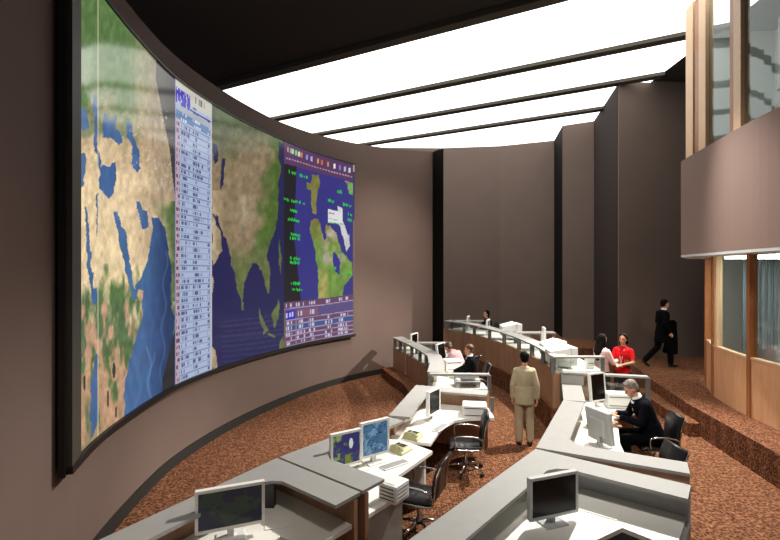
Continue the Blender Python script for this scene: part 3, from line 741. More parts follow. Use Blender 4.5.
leg_panel(st, o, tuple(d0+vr2*1.64+Vector((-.07, -.07))), tuple(d0+vr2*1.64+Vector((-.4, -.5))), 0, ZD-.045, m='ledge')

# ------------------------------------------------------------------ monitors and desk things
def mini_map(W_, H_, kind):
    nx, nz = 60, 60; X, Y = np.meshgrid(np.linspace(0, 40, nx), np.linspace(0, 40, nz), indexing='ij')
    n = fnoise(X, Y, 9, 40+kind)
    col = np.zeros((nx, nz, 3))
    if kind == 1:
        col[:] = (52, 48, 110); col[n > .52] = (74, 104, 52); col[(n > .60)] = (140, 150, 90)
        m = ((X-27)/3)**2+((Y-26)/7)**2 < 1; col[m] = (214, 216, 214); m = (X > 18) & (X < 26) & (Y < 12); col[m] = (120, 130, 40)
    elif kind == 2:
        n3 = fnoise(X*1.6, Y*1.6, 9, 90); col[:] = (70, 112, 150); col[n > .5] = (110, 152, 184); col[np.abs(n3-.5) < .025] = (30, 50, 84)
    else:
        col[:] = (34, 32, 42); col[n > .56] = (40, 46, 36)
    pos = np.zeros((nx, nz, 3)); pos[..., 0] = (X/40-.5)*W_; pos[..., 2] = Y/40*H_
    return pos, col
def monitor(label, x, y, z, yaw, W_=.44, H_=.36, kind=0, deep=.05, lift=.10, casing='plast', tilt=0, z_at=None):
    """screen faces local -Y; yaw turns it about Z"""
    r = empty('monitor', (x, y, z), yaw); tag(r, label, 'monitor', 'desk monitors')
    tm = Matrix.Translation((0, 0, lift)) @ Matrix.Rotation(tilt, 4, 'X')
    bm = B(); bw_ = .028
    box(bm, -W_/2, W_/2, .0, deep, 0, H_, tm, .008); 
    for (x0, x1, z0, z1) in ((-W_/2, W_/2, 0, bw_), (-W_/2, W_/2, H_-bw_, H_), (-W_/2, -W_/2+bw_, bw_, H_-bw_), (W_/2-bw_, W_/2, bw_, H_-bw_)):
        box(bm, x0, x1, -.012, .002, z0, z1, tm)
    box(bm, -W_*.28, W_*.28, deep-.01, deep+.03, H_*.2, H_*.75, tm, .01)
    obj('casing', bm, M[casing], r)
    if kind == 0:
        bm = B(); box(bm, -W_/2+bw_-.002, W_/2-bw_+.002, -.004, .0, bw_, H_-bw_, tm); obj('screen', bm, M['screenoff'], r)
    else:
        pos, col = mini_map(W_-2*bw_, H_-2*bw_, kind); pos[..., 2] += bw_; pos[..., 1] = -.004
        s = grid_obj('screen', pos, col, SCR2, r); s.matrix_local = tm
    bm = B(); box(bm, -.03, .03, deep*.3, deep+.03, .008, lift+H_*.3, None, .005); obj('stand', bm, M[casing], r)
    bm = B(); box(bm, -.13, .13, -.07, .13, 0, .015, None, .006); obj('base', bm, M[casing], r)
    return r
SCR2 = screen_mat('lit_monitor_screen', .9)
def rad(a): return math.radians(a)
monitor('white monitor with a dark blue and green map, left of the pair', -.70, 5.78, ZD, rad(34), .43, .43, 1, lift=.09)
monitor('white monitor with a pale blue map, right of the pair', -.355, 6.08, ZD, rad(36), .44, .46, 2, lift=.10)
monitor('white monitor with black screen on the L-shaped left desk', .55, 7.85, ZD, rad(58), .42, .42, 0, lift=.10)
monitor('monitor with a dark tinted map at the bottom left corner of the scene', -1.62, 4.35, ZD, rad(22), .62, .40, 3, lift=.10)
monitor('large grey-framed black screen at the bottom right workstation', 1.52, 4.60, ZD, rad(20), .58, .42, 0, lift=.08, casing='plastg')
monitor('tall white monitor with black screen left of the seated grey-haired man', 3.66, 8.55, ZD, rad(24), .38, .52, 0, lift=.12, tilt=rad(-6))
monitor('monitor seen from behind, leaning over the near desk of the seated man', 2.90, 6.66, ZD, rad(110), .46, .47, 0, lift=.08, tilt=rad(-8), casing='plastg')
monitor('small white monitor at the far end of the left back row', .38, 13.95, .89, rad(60), .42, .42, 0)
monitor('white monitor left of the pink-shirted man', 1.05, 11.9, .89, rad(62), .50, .44, 0, tilt=rad(-8))
monitor('tiny dark monitor on the farthest desk by the glass corner', 2.25, 15.5, 1.26, rad(75), .40, .42, 0)
monitor('white monitor on the middle of the long rear desk', 3.72, 12.0, 1.26, rad(80), .40, .46, 0)
monitor('second monitor on the farthest desk, left of the dark-haired person', 2.75, 14.6, 1.26, rad(70), .40, .40, 0)
def crt(label, x, y, z, yaw, w_=.42, d_=.45, h_=.38):
    r = empty('crt_monitor', (x, y, z), yaw); tag(r, label, 'monitor', 'bulky white tube monitors')
    bm = B(); box(bm, -w_/2, w_/2, 0, .14, .06, .06+h_, None, .012)
    loft(bm, [((0, .13, .06+h_/2), w_*.62, h_*.62, (.72, 0, .72), (-.72, 0, .72)), ((0, d_, .05+h_/2), w_*.42, h_*.42, (.72, 0, .72), (-.72, 0, .72))], 4)
    obj('casing', bm, M['plast'], r)
    bm = B(); box(bm, -w_/2+.035, w_/2-.035, -.006, .002, .1, .02+h_); obj('screen', bm, M['screenoff'], r)
    bm = B(); lathe(bm, [(.14, 0), (.14, .02), (.06, .03), (.06, .08)], (0, .18, 0)); obj('base', bm, M['plastg'], r)
    return r
crt('big white tube monitor beside the dark-haired person in the back', 3.50, 13.75, 1.26, rad(95), .55, .55, .42)
crt('white tube monitor left of the pink woman, nearer of two', 3.62, 9.75, 1.26, rad(95), .48, .55, .38)
crt('white tube monitor left of the pink woman, farther of two', 3.70, 10.6, 1.26, rad(95), .48, .5, .38)
def boxy(label, name, cat, x, y, z, yaw, w_, d_, h_, slots=3, m='plast', grp=None):
    r = empty(name, (x, y, z), yaw); tag(r, label, cat, grp)
    bm = B(); box(bm, -w_/2, w_/2, -d_/2, d_/2, 0, h_, None, .012); obj('body', bm, M[m], r)
    for k in range(slots):
        zz = h_*(.2+.6*k/max(1, slots-1)) if slots > 1 else h_*.5
        bm = B(); box(bm, -w_/2+.03, w_/2-.03, -d_/2-.004, -d_/2+.01, zz-.006, zz+.006); obj('slot', bm, M['dplast'], r)
        bm = B(); box(bm, w_/2-.01, w_/2+.004, -d_/2+.03, d_/2-.03, zz-.006, zz+.006); obj('slot', bm, M['plastg'], r)
    bm = B(); box(bm, -w_/2+.04, w_/2-.04, -d_/2+.03, d_/2-.03, h_-.004, h_+.006, None, .003); obj('lid', bm, M[m], r)
    return r
boxy('white printer beside the desk edge behind the empty swivel chair', 'printer', 'printer', 1.28, 8.12, ZD, rad(-8), .42, .34, .20, 2)
boxy('small white stack of trays at the end of the near left ledge', 'paper_tray', 'tray', -.09, 5.13, ZD, rad(-35), .24, .26, .20, 4)
boxy('white printer in front of the seated grey-haired man', 'printer', 'printer', 4.05, 8.62, ZD, rad(-10), .44, .30, .26, 2)
boxy('white printer behind the pink-shirted man', 'printer', 'printer', 1.22, 11.15, .89, rad(10), .40, .34, .26, 2)
boxy('white box printer by the glass end of the far left desk', 'printer', 'printer', 1.15, 12.7, .89, rad(10), .36, .3, .22, 2)
def fax(label, x, y, z, yaw):
    r = empty('fax_machine', (x, y, z), yaw); tag(r, label, 'fax machine')
    bm = B(); box(bm, -.26, .26, -.17, .17, 0, .13, None, .015); box(bm, -.26, .26, .05, .17, .12, .22, None, .015); obj('body', bm, M['plastg'], r)
    bm = B(); box(bm, -.14, .14, -.15, .0, .128, .138); obj('panel', bm, M['dplast'], r)
    for s in (-.2, .2):
        bm = B(); lathe(bm, [(.045, .13), (.05, .145), (.04, .16)], (s, -.06, 0)); obj('knob', bm, M['plast'], r)
    bm = B(); box(bm, -.16, .16, -.20, -.165, .03, .07); obj('paper_slot', bm, M['dplast'], r)
fax('grey office machine with a dark panel on the left cross desk', 1.36, 9.62, .89, rad(0))
def phone(label, x, y, z, yaw, first=[None]):
    if first[0] is not None:
        return copy_thing(first[0], (x, y, z), yaw, label)
    r = empty('desk_phone', (x, y, z), yaw); tag(r, label, 'phone', 'desk phones'); first[0] = r
    bm = B(); loft(bm, [((0, 0, 0), .20, .17, (.72, .72, 0), (-.72, .72, 0)), ((0, 0, .025), .20, .17, (.72, .72, 0), (-.72, .72, 0)), ((0, .02, .065), .15, .12, (.72, .72, 0), (-.72, .72, 0))], 4)
    obj('body', bm, M['phone'], r)
    bm = B()
    tube(bm, [(-.085, -.09, .075), (-.09, 0, .095), (-.085, .09, .075)], .017, 8)
    for s in (-1, 1): lathe(bm, [(.028, .045), (.03, .07), (.015, .085)], (-.085, s*.09, 0), 10)
    obj('handset', bm, M['phone'], r)
    bm = B()
    for i in range(3):
        for j in range(4): box(bm, -.01+i*.032, .012+i*.032, -.07+j*.03, -.05+j*.03, .055, .072)
    obj('keypad', bm, M['dplast'], r)
    bm = B(); box(bm, -.01, .08, .06, .1, .05, .068); obj('display_window', bm, M['screenoff'], r)
    return r
phone('cream desk phone on the L-shaped left desk', .17, 7.02, ZD, rad(60))
phone('cream desk phone right of the two map monitors', -.02, 6.50, ZD, rad(50))
phone('cream desk phone between the two monitors of the right-hand desk', 3.12, 7.38, ZD, rad(-60))
phone('cream desk phone by the ledge next to the pink-shirted man', .98, 10.6, .89, rad(60))
def sheet(label, x, y, z, yaw, w_, d_, name='paper_sheet', m='paper', cat='paper', h_=.008):
    r = obj(name, B_box(w_, d_, h_), M[m]); r.location = (x, y, z); r.rotation_euler = (0, 0, yaw); return tag(r, label, cat)
def B_box(w_, d_, h_):
    bm = B(); box(bm, -w_/2, w_/2, -d_/2, d_/2, 0, h_, None, .002); return bm
def keyboard(label, x, y, z, yaw, first=[None]):
    if first[0] is not None: return copy_thing(first[0], (x, y, z), yaw, label)
    r = empty('keyboard', (x, y, z), yaw); tag(r, label, 'keyboard', 'keyboards'); first[0] = r
    bm = B(); box(bm, -.2, .2, -.07, .07, 0, .02, None, .006); obj('body', bm, M['plast'], r)
    bm = B()
    for i in range(14):
        for j in range(4): box(bm, -.185+i*.027, -.163+i*.027, -.055+j*.028, -.033+j*.028, .018, .027)
    obj('keys', bm, M['plastg'], r)
keyboard('white keyboard in front of the pale blue map monitor', -.10, 6.00, ZD, rad(38))
keyboard('white keyboard in front of the black-screen monitor on the L-shaped desk', .62, 7.42, ZD, rad(60))
keyboard('white keyboard under the hands of the seated grey-haired man', 3.42, 7.75, ZD, rad(80))
sheet('tan folder held open under the hands of the seated man', 3.50, 7.62, ZD, rad(-10), .2, .28, 'folder', 'folder', 'folder', .015)
sheet('white paper sheet on the desk at bottom left', -1.25, 4.72, ZD, rad(15), .3, .4)
sheet('white paper sheet beside the phone on the left desk with two monitors', .08, 6.62, ZD, rad(40), .16, .2)
sheet('cream paper sheet on the desk at bottom right', 2.05, 4.95, ZD, rad(-36), .55, .32)
boxy('small white box on the raised desk left of the pink woman', 'storage_box', 'box', 3.92, 9.62, 1.26, rad(5), .16, .14, .22, 1)
boxy('white desk organiser left of the far printer on the long rear desk', 'desk_organiser', 'organiser', 3.35, 10.15, 1.26, rad(5), .26, .2, .2, 2)

# ------------------------------------------------------------------ chairs
def chair_proto():
    r = empty('swivel_chair'); tag(r, '', 'chair')
    # seat faces local +Y
    bm = B(); n = 9
    prof = [(-.24, .47), (-.2, .465), (0, .455), (.18, .46), (.25, .45), (.27, .43)]
    def sheetloft(prof, wid, th, axis):
        rows = []
        for (a, b) in prof:
            ring = []
            for (sx, st_) in ((-1, 0), (-.96, 1), (.96, 1), (1, 0), (.96, -1), (-.96, -1)):
                if axis == 's': ring.append(bm.verts.new((sx*wid/2, a, b+st_*th/2)))
                else: ring.append(bm.verts.new((sx*wid/2, a+st_*th/2, b)))
            rows.append(ring)
        for p, q in zip(rows, rows[1:]):
            for i in range(6): bm.faces.new((p[i], p[(i+1) % 6], q[(i+1) % 6], q[i]))
        bm.faces.new(rows[0]); bm.faces.new(rows[-1][::-1])
    pr = spline(prof, 6)
    pr = [(a, b+.006*(i % 3 == 0)) for i, (a, b) in enumerate(pr)]
    sheetloft(pr, .48, .05, 's'); obj('seat', bm, M['leather'], r, True)
    bm = B(); prof = [(-.24, .50), (-.255, .6), (-.265, .72), (-.29, .84), (-.33, .94), (-.345, .97)]
    sheetloft(spline(prof, 6), .46, .045, 'b'); obj('backrest', bm, M['leather'], r, True)
    for s in (-1, 1):
        bm = B(); tube(bm, spline([(s*.255, .2, .44), (s*.255, -.1, .44), (s*.25, -.25, .47), (s*.245, -.28, .65), (s*.24, -.31, .82), (s*.235, -.36, .96)], 5), .013, 8); obj('side_rail', bm, M['chrome'], r, True)
        bm = B(); tube(bm, spline([(s*.27, -.27, .50), (s*.30, -.24, .62), (s*.305, -.1, .67), (s*.305, .12, .665), (s*.30, .19, .62), (s*.27, .17, .46)], 5), .012, 8); obj('armrest', bm, M['chrome'], r, True)
    bm = B(); lathe(bm, [(.045, .10), (.045, .16), (.028, .17), (.028, .34), (.04, .36), (.09, .41), (.09, .43)], (0, 0, 0), 16)
    box(bm, -.25, .25, -.02, .02, .405, .43); obj('column', bm, M['chrome'], r, True)
    for k in range(5):
        a = 2*math.pi*k/5+.3; c, s = math.cos(a), math.sin(a)
        bm = B(); tube(bm, [(c*.02, s*.02, .13), (c*.16, s*.16, .115), (c*.31, s*.31, .085)], [.028, .022, .014], 8); L = obj('leg', bm, M['chrome'], r, True)
        bm = B()
        for e in (-.016, .016):
            loft(bm, [((c*.31-s*(e-.008), s*.31+c*(e-.008), .03), .03, .03, (c, s, 0), (0, 0, 1)), ((c*.31-s*(e+.008), s*.31+c*(e+.008), .03), .03, .03, (c, s, 0), (0, 0, 1))], 12)
        tube(bm, [(c*.31, s*.31, .03), (c*.31, s*.31, .09)], .008, 6); obj('caster', bm, M['dplast'], L)
    return r
ch = chair_proto()
# seat faces +Y at yaw 0; yaw +90 faces -X
chairs = [(1.05, 7.55, 0, 84, 'empty black and chrome swivel chair beside the L-shaped left desk'),
          (.22, 5.82, 0, 68, 'empty black swivel chair half cut off at the bottom, behind the ledge end'),
          (4.12, 7.5, 0, 84, 'black swivel chair under the seated grey-haired man'),
          (3.30, 6.1, 0, 93, 'empty black swivel chair behind the near right ledge end, in front of the seated man'),
          (1.52, 11.35, .26, 60, 'black swivel chair of the pink-shirted man'),
          (1.60, 10.35, .26, 90, 'black swivel chair of the man in a dark suit'),
          (3.06, 15.98, .52, 108, 'black swivel chair of the dark-haired person at the back')]
for i, (x, y, z, a, lb_) in enumerate(chairs):
    if i == 0: c = ch; c.location = (x, y, z); c.rotation_euler = (0, 0, rad(a)); c['label'] = lb_; c['group'] = 'black and chrome swivel chairs'
    else: copy_thing(ch, (x, y, z), rad(a), lb_)

# ------------------------------------------------------------------ people
def remesh(bm, voxel, smooth=3, name='tmp'):
    bmesh.ops.recalc_face_normals(bm, faces=bm.faces)
    me = bpy.data.meshes.new(name); bm.to_mesh(me); bm.free()
    o = bpy.data.objects.new(name, me); C.objects.link(o)
    r = o.modifiers.new('r', 'REMESH'); r.mode = 'VOXEL'; r.voxel_size = voxel; r.use_smooth_shade = True
    if smooth:
        s = o.modifiers.new('s', 'SMOOTH'); s.iterations = smooth; s.factor = .5
    bpy.context.view_layer.update()
    dg = bpy.context.evaluated_depsgraph_get()
    out = bpy.data.meshes.new_from_object(o.evaluated_get(dg))
    bpy.data.objects.remove(o); bpy.data.meshes.remove(me)
    for p in out.polygons: p.use_smooth = True
    return out
def cap(bm, p0, r0, p1, r1, seg=12, flat=1.0, fdir=None):
    """tapered capsule; flat squashes it along fdir"""
    p0 = Vector(p0); p1 = Vector(p1); t = (p1-p0); Ln = t.length; t = t.normalized() if Ln > 1e-6 else Vector((0, 0, 1))
    f = Vector(fdir) if fdir is not None else (Vector((0, 1, 0)) if abs(t.y) < .9 else Vector((1, 0, 0)))
    a = (f-t*f.dot(t)).normalized(); b = t.cross(a)
    rings = []
    for k in range(1, 5):
        an = math.pi/2*k/5; rings.append((p0-t*r0*math.cos(an), r0*math.sin(an)))
    rings.append((p0, r0)); rings.append((p1, r1))
    for k in range(4, 0, -1):
        an = math.pi/2*k/5; rings.append((p1+t*r1*math.cos(an), r1*math.sin(an)))
    loft(bm, [(c, r*flat, r, a, b) for c, r in rings], seg)
def ell(bm, c, r, rot=None, seg=16):
    c = Vector(c); rot = rot or Matrix.Identity(3); rings = []
    X = rot @ Vector((1, 0, 0)); Y = rot @ Vector((0, 1, 0)); Z = rot @ Vector((0, 0, 1))
    for k in range(1, 10):
        an = math.pi*k/10; rings.append((c-Z*r[2]*math.cos(an), r[0]*math.sin(an), r[1]*math.sin(an), X, Y))
    loft(bm, rings, seg)
STAND = dict(pel=(0, 0, .95), wai=(0, 0, 1.10), che=(0, 0, 1.32), nec=(0, -.01, 1.49), hea=(0, .015, 1.635),
             shL=(-.185, 0, 1.425), shR=(.185, 0, 1.425), elL=(-.235, -.02, 1.14), elR=(.235, -.02, 1.14), wrL=(-.24, .04, .88), wrR=(.24, .04, .88),
             hiL=(-.09, 0, .92), hiR=(.09, 0, .92), knL=(-.10, .02, .50), knR=(.10, .02, .50), anL=(-.10, -.03, .085), anR=(.10, -.03, .085))
SIT = dict(STAND, pel=(0, 0, .55), wai=(0, .02, .70), che=(0, .05, .92), nec=(0, .07, 1.10), hea=(0, .10, 1.24), shL=(-.185, .05, 1.03), shR=(.185, .05, 1.03),
           elL=(-.24, .15, .80), elR=(.24, .15, .80), wrL=(-.15, .40, .80), wrR=(.15, .40, .80), hiL=(-.09, .02, .53), hiR=(.09, .02, .53),
           knL=(-.12, .45, .50), knR=(.12, .45, .50), anL=(-.12, .42, .085), anR=(.12, .42, .085))
def person(label, loc3, yaw, pose, sc=1.0, skin='skin', hair='hairb', hairstyle='short', top='suit', topkind='jacket', legs='suit', look=0, nod=0, female=False, collar=None, shoes='shoe', tie=False, handcurl=.5):
    r = empty('person', loc3, yaw); r.scale = (sc,)*3; tag(r, label, 'person')
    J = {k: Vector(v) for k, v in pose.items()}; fm = .92 if female else 1.0
    up = (J['nec']-J['pel']).normalized(); sd = (J['shR']-J['shL']).normalized(); fw = up.cross(sd).normalized()
    HR = Matrix.Rotation(look, 3, 'Z') @ Matrix.Rotation(nod, 3, 'X')
    def hp(x, y, z): return J['hea']+HR @ Vector((x, y, z))
    def torso(bm, inf, z_low=0, hip=1.0):
        rg = []
        hd = (J['hiR']-J['hiL']).normalized(); hf = up.cross(hd).normalized()
        for (c, rx, ry, a, b) in ((J['pel']-up*.06, .15*hip, .11*hip, hd, hf), (J['pel'], .165*fm*hip, .115*hip, hd, hf), (J['wai'], .138*fm, .10, hd, hf), (J['wai']*.4+J['che']*.6, .155*fm, .115, sd, fw), (J['che'], .17*fm, .12+(.012 if female else 0), sd, fw),
                                  (J['che']*.45+J['nec']*.55-up*.0, .165*fm, .105, sd, fw), (J['nec']-up*.035, .09, .07, sd, fw), (J['nec'], .062, .06, sd, fw)):
            rg.append((c, rx+inf, ry+inf, a, b))
        loft(bm, rg, 20)
    bm = B()
    torso(bm, 0)
    cap(bm, J['nec']-up*.04, .055*fm, J['hea']+Vector((0, -.01, -.03)), .052*fm)
    ell(bm, hp(0, -.01, .03), (.073, .092, .088), HR); ell(bm, hp(0, .015, -.03), (.058, .070, .082), HR)
    cap(bm, hp(0, .082, .012), .011, hp(0, .100, -.022), .015)              # nose
    cap(bm, hp(-.035, .074, .032), .011, hp(.035, .074, .032), .011)        # brow
    cap(bm, hp(-.018, .078, -.058), .010, hp(.018, .078, -.058), .010)      # lips
    ell(bm, hp(0, .066, -.092), (.025, .02, .02), HR)
    for s in (-1, 1): ell(bm, hp(s*.076, -.012, -.008), (.012, .022, .032), HR)
    for s, k in ((-1, 'L'), (1, 'R')):
        cap(bm, J['nec']-up*.07, .05, J['sh'+k]-sd*s*.03-up*.03, .052*fm)
        cap(bm, J['sh'+k]-sd*s*.03-up*.03, .052*fm, J['el'+k], .040*fm); cap(bm, J['el'+k], .040*fm, J['wr'+k], .026*fm)
        cap(bm, J['hi'+k], .085, J['kn'+k], .055); cap(bm, J['kn'+k], .055, J['an'+k], .036)
        toe = Vector((0, 1, 0)); foot = pose.get('ft'+k, (0, 1, 0)); toe = Vector(foot).normalized()
        cap(bm, J['an'+k]+Vector((0, 0, -.045)), .034, J['an'+k]+toe*.15+Vector((0, 0, -.05)), .028)
        # hand
        d = (J['wr'+k]-J['el'+k]).normalized(); inn_ = (sd*(-s)); inn_ = (inn_-d*inn_.dot(d)).normalized(); lat = d.cross(inn_).normalized()
        if abs(d.z) < .7: inn_ = Vector((0, 0, -1)); inn_ = (inn_-d*inn_.dot(d)).normalized(); lat = d.cross(inn_).normalized()
        wv = J['wr'+k]; cap(bm, wv+d*.02, .028, wv+d*.075, .036, flat=.5, fdir=inn_)
        for i, (ln, of) in enumerate(((.068, -.028), (.076, -.010), (.072, .009), (.056, .026))):
            b0 = wv+d*.085+lat*of; d1 = (d+inn_*handcurl*.7).normalized(); b1_ = b0+d1*ln*.5; d2 = (d+inn_*handcurl*1.8).normalized(); cap(bm, b0-d*.02, .0095, b1_, .0088, 8); cap(bm, b1_, .0088, b1_+d2*ln*.5, .0075, 8)
        tb = wv+d*.03-lat*.025; t1 = tb+(d*.6-lat*.8+inn_*.3).normalized()*.035; cap(bm, tb, .013, t1, .011, 8); cap(bm, t1, .011, t1+(d+inn_*.5).normalized()*.032, .009, 8)
    me = remesh(bm, .0085, 2); link('body', me, M[skin], r)
    bm = B()
    for s in (-1, 1): ell(bm, hp(s*.032, .082, .012), (.012, .008, .007), HR, 10)
    obj('eyes', bm, M['eye'], r, True)
    bm = B(); cap(bm, hp(-.017, .090, -.058), .0045, hp(.017, .090, -.058), .0045, 8); obj('mouth', bm, M['lips'], r, True)
    # hair
    bm = B()
    ell(bm, hp(0, -.026, .050), (.086, .094, .084), HR); ell(bm, hp(0, -.050, .0), (.080, .066, .075), HR)
    cap(bm, hp(-.045, .035, .098), .018, hp(.045, .035, .098), .018)
    for s in (-1, 1): cap(bm, hp(s*.072, -.01, .06), .018, hp(s*.074, -.02, .01), .012)
    if hairstyle == 'long':
        ell(bm, hp(0, -.03, .03), (.093, .103, .10), HR); cap(bm, hp(0, -.05, -.02), .10, J['nec']-fw*.10-up*.08, .10, flat=.7, fdir=fw); cap(bm, J['nec']-fw*.10-up*.08, .085, J['nec']-fw*.115-up*.24, .06, flat=.6, fdir=fw)
        for s in (-1, 1): cap(bm, hp(s*.07, -.01, .03), .03, hp(s*.08, -.03, -.14), .03)
    if hairstyle == 'bob':
        for s in (-1, 1): cap(bm, hp(s*.07, -.015, .03), .028, hp(s*.072, -.03, -.08), .024)
        cap(bm, hp(0, -.06, 0), .07, hp(0, -.07, -.09), .055, flat=.7, fdir=fw)
    if hairstyle == 'bun':
        ell(bm, hp(0, -.12, .0), (.035, .035, .04), HR); 
    link('hair', remesh(bm, .009, 2), M[hair], r)
    # legs clothing
    bm = B(); hd = (J['hiR']-J['hiL']).normalized(); hf = up.cross(hd).normalized()
    loft(bm, [(J['pel']-up*.09, .150, .115, hd, hf), (J['pel'], .18*fm, .13, hd, hf), (J['wai'], .158*fm, .118, hd, hf)], 20)
    for k in 'LR':
        cap(bm, J['hi'+k]-up*.02, .105, J['kn'+k], .078); cap(bm, J['kn'+k], .078, J['an'+k]+(J['kn'+k]-J['an'+k]).normalized()*.03, .070)
    link('trousers', remesh(bm, .011, 4), M[legs], r)
    # top clothing
    bm = B()
    if topkind in ('jacket', 'coat'):
        torso(bm, .018); lo = .17 if topkind == 'jacket' else .30
        dn = (J['hiL']+J['hiR'])/2-J['pel']; dn = -up
        if pose is SIT or J['pel'].z < .7: lo = .05
        loft(bm, [(J['wai'], .168*fm, .128, hd, hf), (J['pel'], .182*fm, .142, hd, hf), (J['pel']+dn*lo, .192*fm, .155, hd, hf)], 20)
        sr = (.070, .055, .046)
    else:
        torso(bm, .014, 0)
        loft(bm, [(J['wai'], .160*fm, .118, hd, hf), (J['pel'], .182*fm, .135, hd, hf), (J['pel']-up*.05, .185*fm, .138, hd, hf)], 20)
        sr = (.064, .053, .042)
    for s, k in ((-1, 'L'), (1, 'R')):
        cap(bm, J['nec']-up*.075, .062, J['sh'+k]-sd*s*.04-up*.03, sr[0])
        cap(bm, J['sh'+k]-sd*s*.035-up*.035, sr[0], J['el'+k], sr[1])
        if topkind != 'short': cap(bm, J['el'+k], sr[1], J['wr'+k]-(J['wr'+k]-J['el'+k]).normalized()*.02, sr[2])
    if topkind == 'short':
        pass
    me = remesh(bm, .0105, 4)
    if topkind == 'short':           # cut the sleeves above the elbow
        b2_ = bmesh.new(); b2_.from_mesh(me)
        for s, k in ((-1, 'L'), (1, 'R')):
            d = (J['el'+k]-J['sh'+k]).normalized(); mid = J['sh'+k]+(J['el'+k]-J['sh'+k])*.78
            dl = [v for v in b2_.verts if (v.co-mid).dot(d) > 0 and (v.co-J['el'+k]).length < .17]
            bmesh.ops.delete(b2_, geom=dl, context='VERTS')
        b2_.to_mesh(me); b2_.free()
    link({'jacket': 'jacket', 'coat': 'coat', 'short': 'shirt', 'shirt': 'shirt'}[topkind], me, M[top], r)
    if collar:
        bm = B(); loft(bm, [(J['nec']-up*.05+fw*.012, .082*fm, .082, sd, fw), (J['nec']+up*.035, .066*fm, .064, sd, fw)], 18)
        loft(bm, [(J['che']+fw*.142+up*.0, .012, .004, sd, fw), (J['nec']-up*.03+fw*.085, .05, .012, sd, fw)], 8)
        obj('shirt_collar', bm, M[collar], r, True)
    if tie:
        bm = B(); loft(bm, [(J['che']+fw*.150-up*.02, .010, .004, sd, fw), (J['nec']-up*.05+fw*.097, .016, .008, sd, fw)], 8); obj('tie', bm, M['tie'], r)
    for k in 'LR':
        toe = Vector(pose.get('ft'+k, (0, 1, 0))).normalized(); bm = B()
        a0 = J['an'+k]+Vector((0, 0, -.040)); cap(bm, a0-toe*.03, .043, a0+toe*.16+Vector((0, 0, -.008)), .036, flat=.95)
        link('shoe', remesh(bm, .008, 2), M[shoes], r)
    return r
# standing man seen from behind
p = dict(STAND, elL=(-.222, -.04, 1.14), elR=(.222, -.04, 1.14), wrL=(-.225, .0, .89), wrR=(.23, -.02, .88))
person('person in a loose beige suit standing with their back to the camera', (2.32, 8.72, 0), rad(-6), p, 1.0, 'skin', 'hairb', 'short', 'beige', 'jacket', 'beige')
# seated grey-haired man
p = dict(SIT, pel=(0, 0, .55), wai=(0, .06, .72), che=(0, .16, .93), nec=(0, .23, 1.08), hea=(0, .32, 1.20), shL=(-.19, .19, 1.02), shR=(.19, .19, 1.02), elL=(-.22, .27, .76), elR=(.22, .27, .76), wrL=(-.07, .49, .80), wrR=(.07, .49, .82))
person('grey-haired person in a black suit seated and looking down at the right-hand desk', (4.10, 7.5, .02), rad(86), p, 1.12, 'skin', 'hairg', 'short', 'navy', 'jacket', 'suit', nod=rad(-35), collar='shirt')
# women
p = dict(STAND, elL=(-.22, .08, 1.17), elR=(.20, .10, 1.17), wrL=(-.13, .31, 1.16), wrR=(.10, .33, 1.18))
person('person with long black hair in a pale pink top, talking to the one in red', (4.54, 10.45, 0), rad(-68), p, 1.06, 'skin2', 'hairb', 'long', 'pink', 'shirt', 'dtrouser', female=True)
pr_ = person('person with dark tied hair in a red short-sleeved shirt, facing the one in pink', (5.05, 10.5, 0), rad(138), dict(p, wrL=(-.06, .28, 1.13), wrR=(.06, .30, 1.15)), 1.06, 'skin2', 'hairb', 'bob', 'red', 'short', 'dtrouser', female=True, look=rad(0))
bm = B(); box(bm, -.03, .03, .135, .145, 1.06, 1.14); tube(bm, [(-.05, .10, 1.44), (-.02, .145, 1.25), (0, .142, 1.14)], .005, 6); tube(bm, [(.05, .10, 1.44), (.02, .145, 1.25), (0, .142, 1.14)], .005, 6)
obj('lanyard_badge', bm, M['lanyard'], pr_)
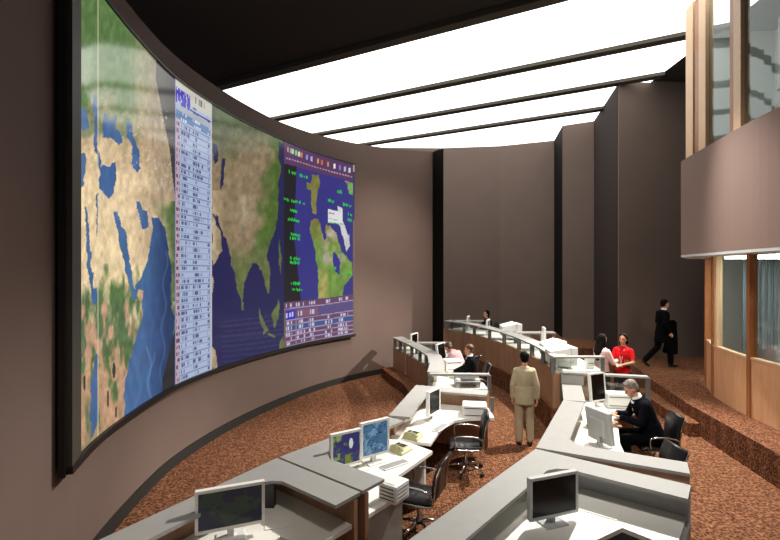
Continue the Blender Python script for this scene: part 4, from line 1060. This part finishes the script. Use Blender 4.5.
# walker
p = dict(STAND, pel=(0, 0, .93), wai=(0, .01, 1.09), che=(0, .03, 1.31), nec=(0, .04, 1.49), hea=(0, .075, 1.635), hiL=(-.09, -.02, .90), hiR=(.09, .02, .90),
         knL=(-.09, -.06, .50), anL=(-.09, -.42, .15), knR=(.09, .16, .50), anR=(.09, .17, .085), ftL=(0, .75, -.6), elR=(.24, -.08, 1.15), wrR=(.25, .06, .92),
         elL=(-.25, .02, 1.15), wrL=(-.20, .33, 1.12))
person('dark-haired person in a black suit walking right along the raised floor', (7.55, 13.35, .52), rad(-88), p, 1.11, 'skin', 'hairb', 'short', 'suit', 'coat', 'suit', collar='shirt', tie=True)
# coat carried over the far arm
cr = empty('carried_coat', (7.55+.40, 13.35+.22, .52+1.27)); tag(cr, 'black coat draped over the far arm of the walking person', 'coat')
bm = B()
loft(bm, [((0, 0, .05), .08, .08, (1, 0, 0), (0, 1, 0)), ((0, 0, 0), .15, .10, (1, 0, 0), (0, 1, 0)), ((.02, 0, -.25), .14, .09, (1, 0, 0), (0, 1, 0)), ((.03, .01, -.6), .16, .08, (1, 0, 0), (0, 1, 0)), ((.03, .02, -.95), .17, .07, (1, 0, 0), (0, 1, 0))], 20)
cap(bm, (-.06, -.03, -.3), .05, (-.2, 0, -.85), .07)
link('cloth', remesh(bm, .014, 3), M['suit'], cr)
bm = B(); tube(bm, [(-.09, -.06, .0), (0, -.09, .06), (.09, -.06, .0)], .02, 8); obj('collar', bm, M['suit'], cr)
# people at the left back row
p = dict(SIT, wai=(0, .07, .71), che=(0, .20, .90), nec=(0, .32, 1.02), hea=(0, .43, 1.08), shL=(-.19, .24, .98), shR=(.19, .24, .98), elL=(-.24, .36, .74), elR=(.24, .36, .74), wrL=(-.12, .56, .70), wrR=(.12, .56, .70))
person('person in a dusty pink shirt seated and bent over the left back desk', (1.50, 11.35, .28), rad(50), p, 1.0, 'skin2', 'hairbr', 'short', 'pinks', 'shirt', 'dtrouser', nod=rad(-30))
p = dict(SIT, elL=(-.22, .20, .80), elR=(.22, .20, .80), wrL=(-.10, .42, .72), wrR=(.10, .42, .72))
person('brown-haired person in a black suit and white shirt seated beside the pink shirt', (1.60, 10.35, .28), rad(84), p, 1.0, 'skin2', 'hairbr', 'short', 'suit', 'jacket', 'suit', collar='shirt')
person('dark-haired person in black seated far back behind the glass row', (3.02, 16.0, .54), rad(110), SIT, 1.02, 'skin2', 'hairb', 'bob', 'suit', 'shirt', 'suit', female=True)
